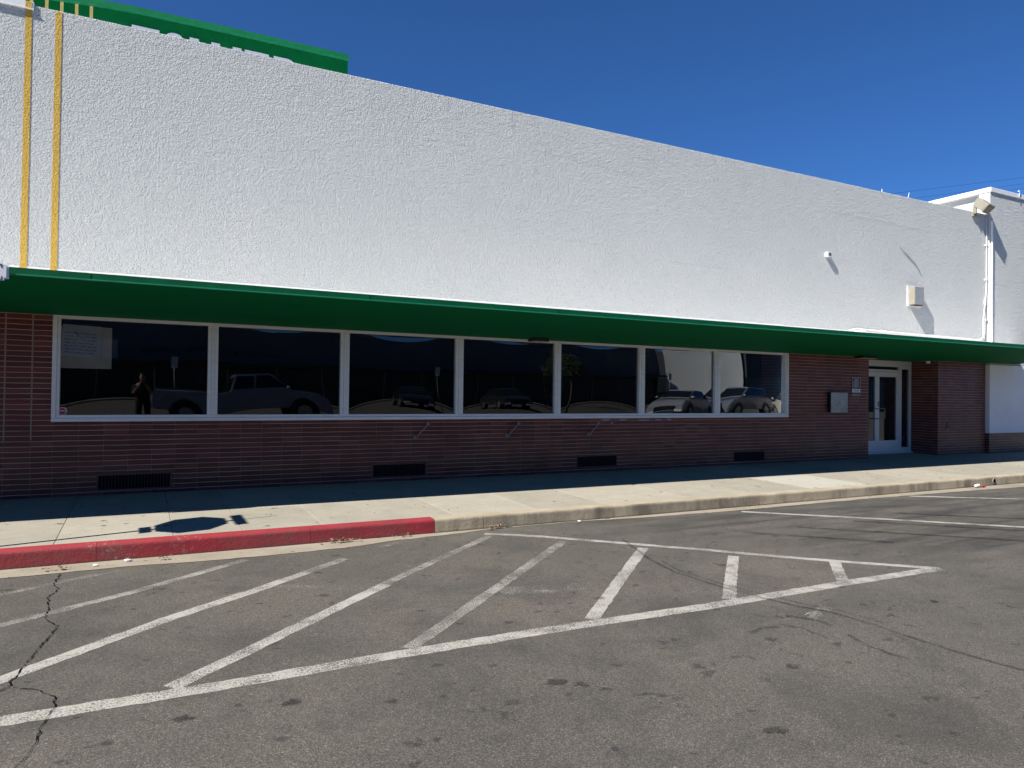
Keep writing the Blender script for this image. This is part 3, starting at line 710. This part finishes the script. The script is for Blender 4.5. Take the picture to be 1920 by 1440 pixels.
bm = bmesh.new(); box(bm, 14.55, 14.68, -.07, -.012, 2.88, 2.935, bev=.006); tube(bm, [(14.30, -.04, 2.905), (14.9, -.04, 2.90)], .014, 8); part('junction_box', bm, M_conduit, cd)
for x, z in ((15.4, 2.945), (17.2, 2.93)): part('clip', B(x-.016, x+.016, -.058, -.0, z-.022, z+.022, bev=.004), M_conduit, cd)
for z in (3.45, 4.5, 5.4): part('clip', B(19.46, 19.54, -.058, 0, z-.010, z+.010, bev=.003), M_conduit, cd)
dp = tag(obj('downspout', B(19.60, 19.65, -.125, -.092, 2.64, 6.05, bev=.006), M_conduit), 'slim white square downpipe at the corner where the two buildings meet', 'downpipe')
bm = bmesh.new(); tube(bm, [(15.98, -.008, 5.0), (16.08, -.012, 4.93), (16.255, -.014, 4.833), (16.40, -.014, 4.745), (16.564, -.013, 4.644), (16.72, -.012, 4.51), (16.84, -.008, 4.36)], [.003, .006, .008, .009, .008, .005, .003], 6)  # thin tapered grey streak, modelled as a slightly raised strand on the wall
tag(obj('grey_streak', bm, plain('streak_grey', (.20, .20, .21), .7)), 'thin grey streak slanting down the white wall above the box light', 'wire')
part('outlet_cover', B(17.86, 17.925, -.010, 0, .64, .78, bev=.003), plain('brown_cover', (.045, .018, .015), .6))
# flat grey cabinet beside the entrance
mb = empty('wall_cabinet', (13.8, 0, 1.04), 'flat grey metal cabinet on the brick wall left of the entrance', 'cabinet')
part('cabinet_body', B(13.49, 14.05, -.085, 0, 1.045, 1.50, bev=.006), M_black, mb)
part('cabinet_door', B(13.50, 14.045, -.095, -.0855, 1.05, 1.497, bev=.004), plain('scuffed_grey_metal', (.36, .375, .37), .5, var=.22, scale=7), mb)
bm = bmesh.new(); cyl(bm, (13.78, -.098, 1.27), .012, .008, 'y', 14); part('lock', bm, M_black, mb)
# opening-hours plate
hs = empty('notice_plate', (14.44, 0, 1.42), 'small tall black notice plate with white lettering on brick beside the entrance', 'sign')
part('plate', B(14.305, 14.580, -.012, 0, 1.425, 1.842, bev=.002), M_signblk, hs)
bm = bmesh.new()
for a, b, c, d in ((14.305, 14.58, 1.836, 1.842), (14.305, 14.58, 1.425, 1.431), (14.305, 14.311, 1.431, 1.836), (14.574, 14.58, 1.431, 1.836)): box(bm, a, b, -.0145, -.0122, c, d)
box(bm, 14.312, 14.573, -.0145, -.0122, 1.505, 1.585); part('border', bm, M_white, hs)
bm = bmesh.new()
def bars(x0, x1, z, h, y0, y1, words):
    w = (x1-x0)/sum(words); x = x0
    for q in words: box(bm, x+.12*w, x+w*q-.25*w, y0, y1, z, z+h); x += w*q
bars(14.37, 14.52, 1.797, .013, -.0142, -.0122, (1, 1, 1, 1)); bars(14.38, 14.51, 1.770, .013, -.0142, -.0122, (1, 1, 1))
for k, wds in enumerate(((6, 5), (4, 3, 4), (5, 6), (3, 5, 3), (4, 4), (5,))): bars(14.335 + .01*(k % 3), 14.55 - .012*(k % 3), 1.742-.024*k, .008, -.0142, -.0122, wds)
bars(14.34, 14.54, 1.458, .01, -.0142, -.0122, (3, 2, 3)); part('lettering', bm, M_white, hs)
bm = bmesh.new(); bars(14.345, 14.545, 1.525, .038, -.0160, -.0146, (1, 1, 1, 1, 1)); part('lower_text', bm, M_ink, hs)
# security camera under the soffit
sc_ = empty('security_camera', (17.43, .2, 2.32), 'small white dome security camera under the soffit beside the entrance', 'security camera')
bm = bmesh.new(); cyl(bm, (17.43, .2, 2.302), .05, .04, 'z', 20); cyl(bm, (17.43, .2, 2.265), .046, .035, 'z', 20); part('housing', bm, M_white, sc_)
bm = bmesh.new(); ball(bm, (17.42, .19, 2.245), .038); part('dome', bm, M_signblk, sc_)
# soffit lamps
for (x0, x1, lab) in ((5.88, 6.18, 'flat dark soffit lamp above the fourth window'), (14.35, 14.86, 'flat dark soffit lamp at the brick corner left of the entrance')):
    e = empty('soffit_lamp', ((x0+x1)/2, -.1, 2.33), lab, 'soffit lamp', 'flat lamps under the canopy')
    part('body', B(x0, x1, -.26, -.03, 2.285, 2.345, bev=.008), M_black, e)
    part('diffuser', B(x0+.02, x1+.03, -.22, -.05, 2.276, 2.2848, bev=.002), plain('lamp_diffuser', (.45, .44, .42), .6), e)
# papers and sticker in the first window
pn = empty('paper_notice', (-.7, .06, 1.7), 'white printed paper notice taped inside the leftmost window', 'notice')
bm = bmesh.new(); nx = 10; g = []
for r in range(2):
    g.append([bm.verts.new((-.938+.44*q/nx+(.02 if r else .0)*1, .052+.004*math.sin(q*.9), (2.215-.02*q/nx) if r else (1.80-.03*q/nx))) for q in range(nx+1)])
for q in range(nx): bm.faces.new((g[0][q], g[0][q+1], g[1][q+1], g[1][q]))
bmesh.ops.solidify(bm, geom=bm.faces[:], thickness=.001); part('sheet', bm, M_paper, pn)
bm = bmesh.new()
for k in range(7):
    z = 2.10-.042*k; x0 = -.90+.01*(k % 2); x = x0
    while x < -.56: w = random.uniform(.03, .08); box(bm, x, min(x+w, -.54), .0455, .0465, z-.05*(x+.9), z+.012-.05*(x+.9)); x += w+.014
part('printed_lines', bm, M_ink, pn)
bm = bmesh.new(); tube(bm, [(-.79, .045, 2.13), (-.75, .045, 2.07), (-.70, .045, 2.01)], [.005, .012, .02], 8); part('dark_emblem', bm, M_ink, pn)
cardb = tag(obj('backing_sheet', B(-.938, -.365, .066, .069, 1.645, 2.19), M_card), 'tan backing sheet behind the white notice in the leftmost window', 'sheet')
stk = empty('round_sticker', (-.90, .03, 1.085), 'round red and white sticker in the bottom corner of the leftmost window', 'sticker')
bm = bmesh.new(); cyl(bm, (-.902, .0262, 1.092), .048, .0006, 'y', 28); part('rim', bm, M_white, stk)
bm = bmesh.new(); cyl(bm, (-.902, .0254, 1.092), .041, .0006, 'y', 28); part('disc', bm, M_redink, stk)
bm = bmesh.new(); bars(-.935, -.870, 1.088, .010, .0243, .0250, (5,)); part('lettering', bm, M_white, stk)

# ------------------------------------------------------------------ things at the kerb
# stop sign on its pole, left of the view: its shadow lies on the sidewalk
px, py = -1.80, -3.06
st = empty('stop_sign', (px, py, -.05), 'octagonal sign on a slim steel pole standing at the kerb', 'sign')
bm = bmesh.new(); tube(bm, [(px, py, -.06), (px, py, 2.88)], .026, 12); tube(bm, [(px, py, 2.88), (px, py, 3.34)], .010, 8); part('pole', bm, M_galv, st)
bm = bmesh.new(); prism(bm, [(py+.02+.405*math.cos(R(22.5+45*k)), 2.42+.405*math.sin(R(22.5+45*k))) for k in range(8)], 'x', px-.034, px-.029); part('octagon_plate', bm, M_redink, st)
part('lower_plate', B(px-.034, px-.029, py-.15, py+.15, 1.89, 2.01), M_redink, st)
part('name_plate', B(px-.004, px+.004, py-.27, py+.29, 2.83, 2.965), M_white, st)
# hanging white blade sign at the left edge of the view
bs = empty('hanging_sign', (-1.6, -2.15, 2.6), 'white notched plaque sign with dark border hanging at the canopy edge', 'sign')
bm = bmesh.new(); prism(bm, [(-2.1, 2.44), (-1.222, 2.441), (-1.222, 2.470), (-1.205, 2.470), (-1.205, 2.585), (-1.232, 2.585), (-1.232, 2.612), (-2.1, 2.612)], 'y', -2.2550, -2.2450); part('plaque', bm, M_white, bs)
bm = bmesh.new()
for a, b, c, d in ((-2.08, -1.242, 2.594, 2.600), (-1.248, -1.242, 2.566, 2.5935), (-2.08, -1.240, 2.449, 2.455), (-1.246, -1.240, 2.4555, 2.482), (-2.0, -1.30, 2.49, 2.53)): box(bm, a, b, -2.2580, -2.2552, c, d)
part('border', bm, M_signblk, bs)
bm = bmesh.new(); prism(bm, [(-2.05, 2.455), (-1.183, 2.458), (-1.190, 2.598), (-2.05, 2.60)], 'y', -2.2400, -2.2350); part('rear_plate', bm, M_white, bs)
bm = bmesh.new(); tube(bm, [(-1.7, -2.24, 2.60), (-1.7, -2.24, 2.70), (-1.7, -2.1, 2.66), (-1.7, -2.0, 2.58)], .012, 8); part('hanger', bm, M_galv, bs)
# litter
def leaves(name, x, y, n, sx, sy, lab, big=1.0):
    bm = bmesh.new()
    for k in range(n):
        a = random.uniform(0, 6.28); r = random.gauss(0, .5); cx = x+sx*random.gauss(0, .45); cy = y+sy*random.gauss(0, .4); L = random.uniform(.010, .030)*big; W = L*random.uniform(.3, .6); t = random.uniform(-.7, .7)
        d = Vector((math.cos(a)*math.cos(t), math.sin(a)*math.cos(t), math.sin(t))); s = d.cross(Vector((0, 0, 1))).normalized()*W; c = Vector((cx, min(cy, -3.185), ROADZ+.012+random.uniform(0, .02)+abs(d.z)*L))
        v = [bm.verts.new(c-d*L), bm.verts.new(c-s+Vector((0, 0, .006))), bm.verts.new(c+d*L), bm.verts.new(c+s+Vector((0, 0, .006)))]
        bm.faces.new((v[0], v[1], v[2])); bm.faces.new((v[0], v[2], v[3]))
    return tag(obj(name, bm, M_leaf), lab, 'leaf litter', 'dry leaves in the gutter', 'stuff')
leaves('leaf_litter', 1.90, -3.235, 70, .22, .05, 'biggest heap of dry brown leaves against the red kerb')
leaves('leaf_litter', 2.60, -3.22, 22, .15, .04, 'small scatter of dry leaves near the right end of the red kerb')
leaves('leaf_litter', .22, -3.32, 12, .08, .03, 'few flat yellow leaves in the gutter below the red kerb')
leaves('leaf_litter', -.62, -3.37, 14, .12, .03, 'few dry leaves in the gutter beside the road crack')
leaves('leaf_litter', 3.75, -3.20, 26, .18, .03, 'pale leaf scraps at the foot of the grey kerb')
leaves('leaf_litter', 7.9, -3.20, 22, .5, .03, 'sparse leaf scraps along the grey kerb toward the right')
def paperbit(x, y, s, lab, m=M_white):
    bm = bmesh.new(); ball(bm, (x, y, ROADZ+.006+s*.4), s, 1.2, .8, .5, 8, 6)
    for v in bm.verts: v.co += Vector((random.uniform(-1, 1), random.uniform(-1, 1), random.uniform(-.4, .4)))*s*.28
    for f in bm.faces: f.smooth = False
    return tag(obj('paper_scrap', bm, m), lab, 'paper scrap', 'paper scraps in the gutter')
paperbit(-.09, -3.26, .026, 'small crumpled white paper scrap against the red kerb')
paperbit(-.345, -3.33, .018, 'tiny white paper scrap in the gutter below a red kerb joint')
paperbit(4.9, -3.22, .02, 'tiny white paper scrap in the gutter by the grey kerb')
wr = empty('food_wrapper', (13.53, -3.25, ROADZ), 'crumpled white and red food wrapper lying in the gutter', 'wrapper')
bm = bmesh.new(); ball(bm, (13.45, -3.23, ROADZ+.04), .05, 1.7, .7, .55, 10, 7)
for v in bm.verts: v.co += Vector((random.uniform(-1, 1), random.uniform(-1, 1), random.uniform(-.6, .6)))*.014
part('white_bag', bm, M_white, wr)
bm = bmesh.new(); ball(bm, (13.57, -3.26, ROADZ+.025), .034, 1.9, .7, .45, 10, 7)
for v in bm.verts: v.co += Vector((random.uniform(-1, 1), random.uniform(-1, 1), random.uniform(-.4, .4)))*.012
part('red_packet', bm, M_redink, wr)
# overhead wires beyond the roofs
for (a, b, lab) in (((59, 18.97), (70.9, 21.58), 'thin dark overhead wire, uppermost of three beyond the right roof'), ((56, 17.71), (70.9, 21.02), 'thin dark overhead wire, middle of three beyond the right roof'), ((59.65, 17.99), (70.91, 20.65), 'thin dark overhead wire, lowest of three beyond the right roof')):
    dx = (b[1]-a[1])/(b[0]-a[0]); x0, x1 = 30, 110; bm = bmesh.new()
    tube(bm, [(x, 25, a[1]+dx*(x-a[0]) - (.0 if 50 < x < 75 else 0)) for x in range(x0, x1+1, 8)], .009, 6)
    tag(obj('overhead_wire', bm, M_black), lab, 'wire', 'overhead wires beyond the roofs')
# ------------------------------------------------------------------ the street behind the camera (seen mirrored in the shop windows)
def carpaint(name, c, rough=.25):
    n = NT(name, rough, c, .6); n.b.inputs['Coat Weight'].default_value = .6; return n.m
M_carglass = plain('car_glass', (.012, .014, .017), .08, .6)
M_tyre = plain('tyre_rubber', (.018, .018, .018), .85)
M_rim = plain('wheel_rim', (.45, .46, .47), .35, .5, .8)
M_lampg = plain('head_lamp', (.75, .76, .78), .15)
GZ = 0.0
def car(name, label, cat, loc, rz, paint, body, cabin, hw, axles, rad=.34, bed=None):
    e = empty(name, (*loc, GZ), label, cat, None, rz)
    def add(nm, bm, mat, parent=None, smooth=False):
        o = obj(nm, bm, mat, None, smooth); o.parent = parent or e; return o
    bm = bmesh.new(); prism(bm, body, 'y', -hw, hw)
    bmesh.ops.bevel(bm, geom=bm.edges[:], offset=.045, segments=3, affect='EDGES', clamp_overlap=True)
    zt = max(p[1] for p in cabin); zb = min(p[1] for p in cabin)
    add('body', bm, paint)
    bm = bmesh.new(); prism(bm, cabin, 'y', -hw+.05, hw-.05)
    for v in bm.verts: v.co.y *= 1-.16*(v.co.z-zb)/(zt-zb)
    bmesh.ops.bevel(bm, geom=bm.edges[:], offset=.05, segments=2, affect='EDGES', clamp_overlap=True); add('cabin', bm, paint)
    cx = sum(p[0] for p in cabin)/len(cabin); cz = zb+.10
    ins = [(cx+(x-cx)*.90, cz+(z-zb)*.74) for x, z in cabin]
    mid = ins[1][0]*.45+ins[2][0]*.55
    for s in (-1, 1):
        for (pa, nm) in (([ins[0], ins[1], (mid-.04, ins[1][1]), (mid-.04, ins[0][1])], 'side_window'), ([(mid+.04, ins[0][1]), (mid+.04, ins[2][1]), ins[2], ins[3]], 'side_window')):
            bm = bmesh.new(); prism(bm, pa, 'y', 0, .012)
            for v in bm.verts: v.co.y = s*((hw-.05)*(1-.16*(v.co.z-zb)/(zt-zb))+.004+v.co.y)
            add(nm, bm, M_carglass)
    for (p, q, nm) in ((cabin[2], cabin[3], 'windscreen'), (cabin[1], cabin[0], 'rear_window')):
        bm = bmesh.new(); p, q = Vector(p), Vector(q); d = q-p; nrm = Vector((-d.y, d.x)).normalized(); nrm = nrm if nrm.y > 0 else -nrm
        a, b = p+d*.14+nrm*.006, p+d*.86+nrm*.006; wa, wb = (hw-.05)*.80, (hw-.05)*.90
        bm.faces.new([bm.verts.new(c) for c in ((a.x, -wa, a.y), (a.x, wa, a.y), (b.x, wb, b.y), (b.x, -wb, b.y))]); add(nm, bm, M_carglass)
    for ax in axles:
        for s in (-1, 1):
            bm = bmesh.new(); cyl(bm, (ax, s*(hw-.098), rad+.03), rad*1.22, .21, 'y', 28); add('wheel_arch', bm, M_black)
            bm = bmesh.new(); cyl(bm, (ax, s*(hw-.10), rad), rad, .22, 'y', 28); bmesh.ops.bevel(bm, geom=[q for q in bm.edges if q.calc_face_angle(0) > 1], offset=.03, segments=2, affect='EDGES'); w = add('tyre', bm, M_tyre)
            bm = bmesh.new(); cyl(bm, (ax, s*(hw+.012), rad), rad*.62, .02, 'y', 20); add('rim', bm, M_rim, w)
    fx = max(p[0] for p in body); fz = [p[1] for p in body if p[0] == fx]
    for s in (-1, 1):
        bm = bmesh.new(); box(bm, fx-.10, fx+.012, s*(hw-.42), s*(hw-.08), max(fz)-.02, max(fz)+.12, bev=.02); add('headlight', bm, M_lampg)
        bm = bmesh.new(); ball(bm, (cabin[3][0]-.15, s*(hw+.09), zb+.10), .10, .7, .9, .75); add('wing_mirror', bm, paint, smooth=True)
    bm = bmesh.new(); box(bm, fx-.02, fx+.015, -.5, .5, .42, .62, bev=.01); add('grille', bm, M_black)
    if bed:
        bm = bmesh.new(); box(bm, bed[0], bed[1], -hw+.14, hw-.14, bed[2]-.002, bed[2]+.012); add('bed_floor', bm, M_black)
        bm = bmesh.new()
        for z in (1.42, 1.50, 1.58, 1.66): box(bm, bed[1]+.02, bed[1]+.05, -.7, .7, z, z+.03)
        for y in (-.7, 0, .7): box(bm, bed[1]+.02, bed[1]+.06, y-.02, y+.02, 1.2, 1.70)
        add('headache_rack', bm, M_black)
    return e
SED = [(-2.3, .32), (-2.34, .72), (-2.2, .98), (-1.4, 1.02), (1.0, 1.0), (1.9, .90), (2.25, .74), (2.32, .32)]
SUVB = [(-2.25, .36), (-2.3, .85), (-2.2, 1.08), (-1.4, 1.12), (1.0, 1.10), (1.9, 1.0), (2.2, .82), (2.3, .36)]
PICK = [(-2.85, .48), (-2.9, .80), (-2.82, 1.22), (-.8, 1.24), (1.1, 1.24), (2.3, 1.16), (2.72, .98), (2.78, .48)]
car('pickup_truck', 'dark blue-grey crew cab pickup with rear window rack, mirrored in the windows', 'pickup', (3.1, -14.6), 0, carpaint('pickup_paint', (.30, .34, .42)), PICK, [(-.75, 1.22), (-.62, 1.86), (.65, 1.90), (1.40, 1.22)], .98, (-1.85, 1.8), .40, (-2.75, -.82, 1.24))
car('parked_car', 'silver low sedan, its bonnet toward the street, mirrored in the sixth window', 'car', (21.8, -14.2), R(152), carpaint('silver_paint', (.30, .31, .33)), SED, [(-1.75, 1.0), (-1.05, 1.44), (.25, 1.47), (1.25, 1.0)], .90, (-1.4, 1.42))
car('parked_car', 'silver-blue tall car with dark windows, mirrored in the last window', 'car', (26.0, -15.2), R(166), carpaint('bluegrey_paint', (.20, .225, .27)), SUVB, [(-2.1, 1.10), (-1.75, 1.68), (.2, 1.72), (1.2, 1.10)], .93, (-1.38, 1.4), .36)
car('parked_car', 'pale beige car at the far end of the last window mirror', 'car', (29.6, -14.2), R(-55), carpaint('beige_paint', (.36, .345, .30)), SED, [(-1.75, 1.0), (-1.05, 1.46), (.25, 1.49), (1.25, 1.0)], .90, (-1.4, 1.42))
for (x, y, rz, p, lab) in ((12.6, -24.5, 100, (.02, .02, .024), 'black car parked across the street, nearer the tree'), (18.2, -25.0, 96, (.03, .03, .035), 'charcoal car parked across the street, right of the black one')):
    car('parked_car', lab, 'car', (x, y), R(rz), carpaint('dark_paint', p), SED, [(-1.75, 1.0), (-1.05, 1.44), (.25, 1.47), (1.25, 1.0)], .90, (-1.4, 1.42))
# shop row across the street
M_shopband = plain('shop_band_paint', (.15, .16, .18), .8); M_shopdark = plain('shop_front_dark', (.02, .021, .024), .3)
row = empty('shop_row', (0, -45, 0), 'long low dark shop row across the street with lettered band, seen mirrored', 'building')
bm = bmesh.new(); box(bm, -60, 40.6, -50, -40.2, 0, 2.9); part('shop_front', bm, M_shopdark, row)
bm = bmesh.new(); box(bm, -60, -3.2, -50, -39.8, 2.9, 6.9, bev=.02); box(bm, -3.2, 8, -50, -39.8, 2.9, 6.15, bev=.02); box(bm, 8, 40.6, -50, -39.8, 2.9, 6.25, bev=.02); part('fascia_band', bm, M_shopband, row)
part('shop_canopy', B(-60, 40.6, -39.8, -38.4, 2.95, 3.15, bev=.02), M_shopdark, row)
bm = bmesh.new()
for k in range(22): box(bm, -40+3.7*k, -39.9+3.7*k, -40.2, -40.13, 0, 2.9)
part('shop_mullions', bm, M_galv, row)
Mt = Matrix.Translation((0, -39.78, 0)) @ Matrix.Rotation(R(180), 4, 'Z') @ Matrix.Rotation(R(90), 4, 'X')
def sign(s, x, z, size): part('lettering', text_bm(s, size, .01, Matrix.Translation((x, 0, z)) @ Mt), M_signblk, row)
sign('FORMS · FAX & COPIES · SUPPLIES', 4.4, 3.95, .62)
part('white_banner', B(-7.2, -1.6, -39.79, -39.7, 3.0, 4.75, bev=.01), plain('banner_vinyl', (.55, .55, .55), .6), row)
part('pavement', B(-60, 60, -40.2, -36.5, -.05, .14, bev=.02), M_gutter, row)
wb = empty('white_shop', (43, -37, 0), 'sunlit white block wall across the street, mirrored in the last windows', 'building')
bm = bmesh.new(); prism(bm, [(41, -39.2), (45.1, -33.8), (52, -39), (48, -44.4)], 'z', 0, 6.5); part('block_wall', bm, M_stucco2, wb)
rb = empty('dark_shop', (70, -40, 0), 'dark shaded shop front right of the white block wall, seen mirrored', 'building')
bm = bmesh.new(); box(bm, 45.4, 110, -52, -33.7, 0, 3.0); part('shop_front', bm, M_shopdark, rb)
bm = bmesh.new(); box(bm, 45.4, 110, -52, -33.5, 3.0, 6.4, bev=.02); part('fascia_band', bm, plain('dark_band', (.045, .05, .06), .8), rb)
# sign posts, tree
for (x, lab) in ((1.5, 'white parking sign on a thin post, mirrored in the first window'), (15.4, 'white parking sign on a thin post, mirrored between the third and fourth windows'), (31.5, 'grey parking sign on a thin post, mirrored before the white wall')):
    e = empty('parking_sign', (x, -27, GZ), lab, 'sign', 'parking signs across the street')
    bm = bmesh.new(); tube(bm, [(x, -27, 0), (x, -27, 2.9)], .03, 8); part('post', bm, M_galv, e)
    part('plate', B(x-.16, x+.16, -26.96, -26.95, 2.3, 2.9), M_white, e)
tr = empty('street_tree', (22.8, -26, GZ), 'small round street tree, mirrored in the fifth window', 'tree')
bm = bmesh.new(); tube(bm, [(22.8, -26, 0), (22.85, -26, 1.0), (22.75, -26, 2.2), (22.85, -26, 3.0)], [.09, .07, .06, .03], 8)
for k in range(5): a = 1.26*k; tube(bm, [(22.77, -26, 2.1), (22.8+.5*math.cos(a), -26+.5*math.sin(a), 2.8), (22.8+.8*math.cos(a), -26+.8*math.sin(a), 3.2)], [.04, .025, .01], 6)
part('trunk', bm, plain('bark', (.16, .12, .09), .9), tr)
bm = bmesh.new()
for k in range(1500):
    d = Vector((random.gauss(0, 1), random.gauss(0, 1), random.gauss(0, 1))).normalized()*(random.random()**.45)*(1.0+.18*math.sin(5*k)); c = Vector((22.8, -26, 3.15))+Vector((d.x*1.05, d.y*1.05, d.z*.95))
    u = Vector((random.uniform(-1, 1), random.uniform(-1, 1), random.uniform(-1, 1))).normalized(); w = u.orthogonal().normalized(); s = random.uniform(.05, .10)
    bm.faces.new([bm.verts.new(c+p) for p in (u*s, w*s*.5, -u*s, -w*s*.5)])
part('crown', bm, plain('foliage', (.05, .075, .03), .8, var=.4, scale=3), tr)
# the photographer, standing just behind the camera
pe = empty('person', (0, -11.1, -.08), 'person in dark clothes holding up a phone, mirrored in the first window', 'person')
def skin(name, nodes, links, mat, parent, sub=2):
    me = bpy.data.meshes.new(name); me.from_pydata([n[:3] for n in nodes], links, [])
    o = bpy.data.objects.new(name, me); C.objects.link(o); me.materials.append(mat)
    m = o.modifiers.new('skin', 'SKIN'); m.use_smooth_shade = True
    for v, n in zip(me.skin_vertices[0].data, nodes): v.radius = (n[3], n[4] if len(n) > 4 else n[3])
    me.skin_vertices[0].data[0].use_root = True
    m2 = o.modifiers.new('sub', 'SUBSURF'); m2.levels = sub; m2.render_levels = sub
    o.parent = parent; o.matrix_parent_inverse = Matrix.Translation(-Vector(parent.location)); return o
Y = -11.13; zf = -.08; M_skin = plain('skin', (.42, .26, .19), .55, var=.05); M_shirt = plain('dark_shirt', (.022, .024, .03), .9); M_trouser = plain('dark_trousers', (.016, .017, .022), .9)
N = [(0, Y, zf+.98, .15, .11), (0, Y, zf+1.15, .14, .10), (0, Y, zf+1.34, .17, .11), (0, Y, zf+1.46, .09, .08), (0, Y+.01, zf+1.53, .055), (0, Y+.02, zf+1.60, .075, .09), (0, Y+.015, zf+1.70, .08, .10), (0, Y, zf+1.77, .055, .07)]
Lk = [(i, i+1) for i in range(7)]
for s in (-1, 1):
    b = len(N)
    N += [(s*.19, Y, zf+1.40, .06), (s*.25, Y+.05, zf+1.14, .047), (s*.14, Y+.24, zf+1.36, .036), (s*.075, Y+.285, zf+1.44, .026, .032)]
    Lk += [(3, b), (b, b+1), (b+1, b+2), (b+2, b+3)]
    h = b+3
    for k, (dx, dz, L) in enumerate(((-.045, .018, .05), (-.05, .036, .06), (-.046, .054, .056), (-.03, .066, .045), (.0, -.02, .04))):
        c = len(N); N += [(s*(.06+dx*.4), Y+.30, zf+1.44+dz*.7, .009), (s*(.05+dx*.9), Y+.315, zf+1.44+dz, .008)]; Lk += [(h, c), (c, c+1)]
torso = skin('body', N, Lk, M_skin, pe)
bm = bmesh.new()
for (z, rx, ry) in ((.90, .19, .135), (1.1, .185, .13), (1.3, .215, .14), (1.42, .20, .12), (1.50, .075, .075)):
    for k in range(18): bm.verts.new((rx*math.cos(2*math.pi*k/18), Y+ry*math.sin(2*math.pi*k/18), zf+z))
bm.verts.ensure_lookup_table()
for r in range(4):
    for k in range(18): bm.faces.new((bm.verts[r*18+k], bm.verts[r*18+(k+1) % 18], bm.verts[r*18+18+(k+1) % 18], bm.verts[r*18+18+k]))
for s in (-1, 1): tube(bm, [(s*.16, Y, zf+1.41), (s*.21, Y+.01, zf+1.33), (s*.235, Y+.03, zf+1.24)], [.085, .078, .075], 10)
part('shirt', bm, M_shirt, pe, smooth=True)
bm = bmesh.new()
for s in (-1, 1): tube(bm, [(s*.06, Y, zf+1.0), (s*.10, Y, zf+.88), (s*.115, Y+.01, zf+.5), (s*.125, Y, zf+.09)], [.11, .10, .075, .062], 14)
part('trousers', bm, M_trouser, pe, smooth=True)
bm = bmesh.new()
for s in (-1, 1): ball(bm, (s*.13, Y+.06, zf+.045), .06, .75, 2.1, .72)
part('shoes', bm, M_tyre, pe, smooth=True)
bm = bmesh.new(); ball(bm, (0, Y-.015, zf+1.74), .10, .92, 1.06, .85)
for v in list(bm.verts):
    if v.co.y > Y+.055 and v.co.z < zf+1.76: bm.verts.remove(v)
part('hair', bm, M_black, pe, smooth=True)
bm = bmesh.new(); prism(bm, [(-.012, zf+1.655), (.012, zf+1.655), (.004, zf+1.70), (-.004, zf+1.70)], 'y', Y+.10, Y+.128); part('nose', bm, M_skin, pe)
for s in (-1, 1):
    bm = bmesh.new(); ball(bm, (s*.032, Y+.104, zf+1.705), .012); part('eye', bm, M_signblk, pe)
    bm = bmesh.new(); ball(bm, (s*.083, Y+.005, zf+1.68), .03, .35, .7, 1.1); part('ear', bm, M_skin, pe)
bm = bmesh.new(); ball(bm, (0, Y+.106, zf+1.635), .022, 1.1, .35, .28); part('mouth', bm, M_redink, pe)
ph = tag(obj('phone', B(-.075, .075, -10.80, -10.791, 1.362, 1.437, bev=.003), M_signblk), 'dark phone held up in both hands by the mirrored person', 'phone')
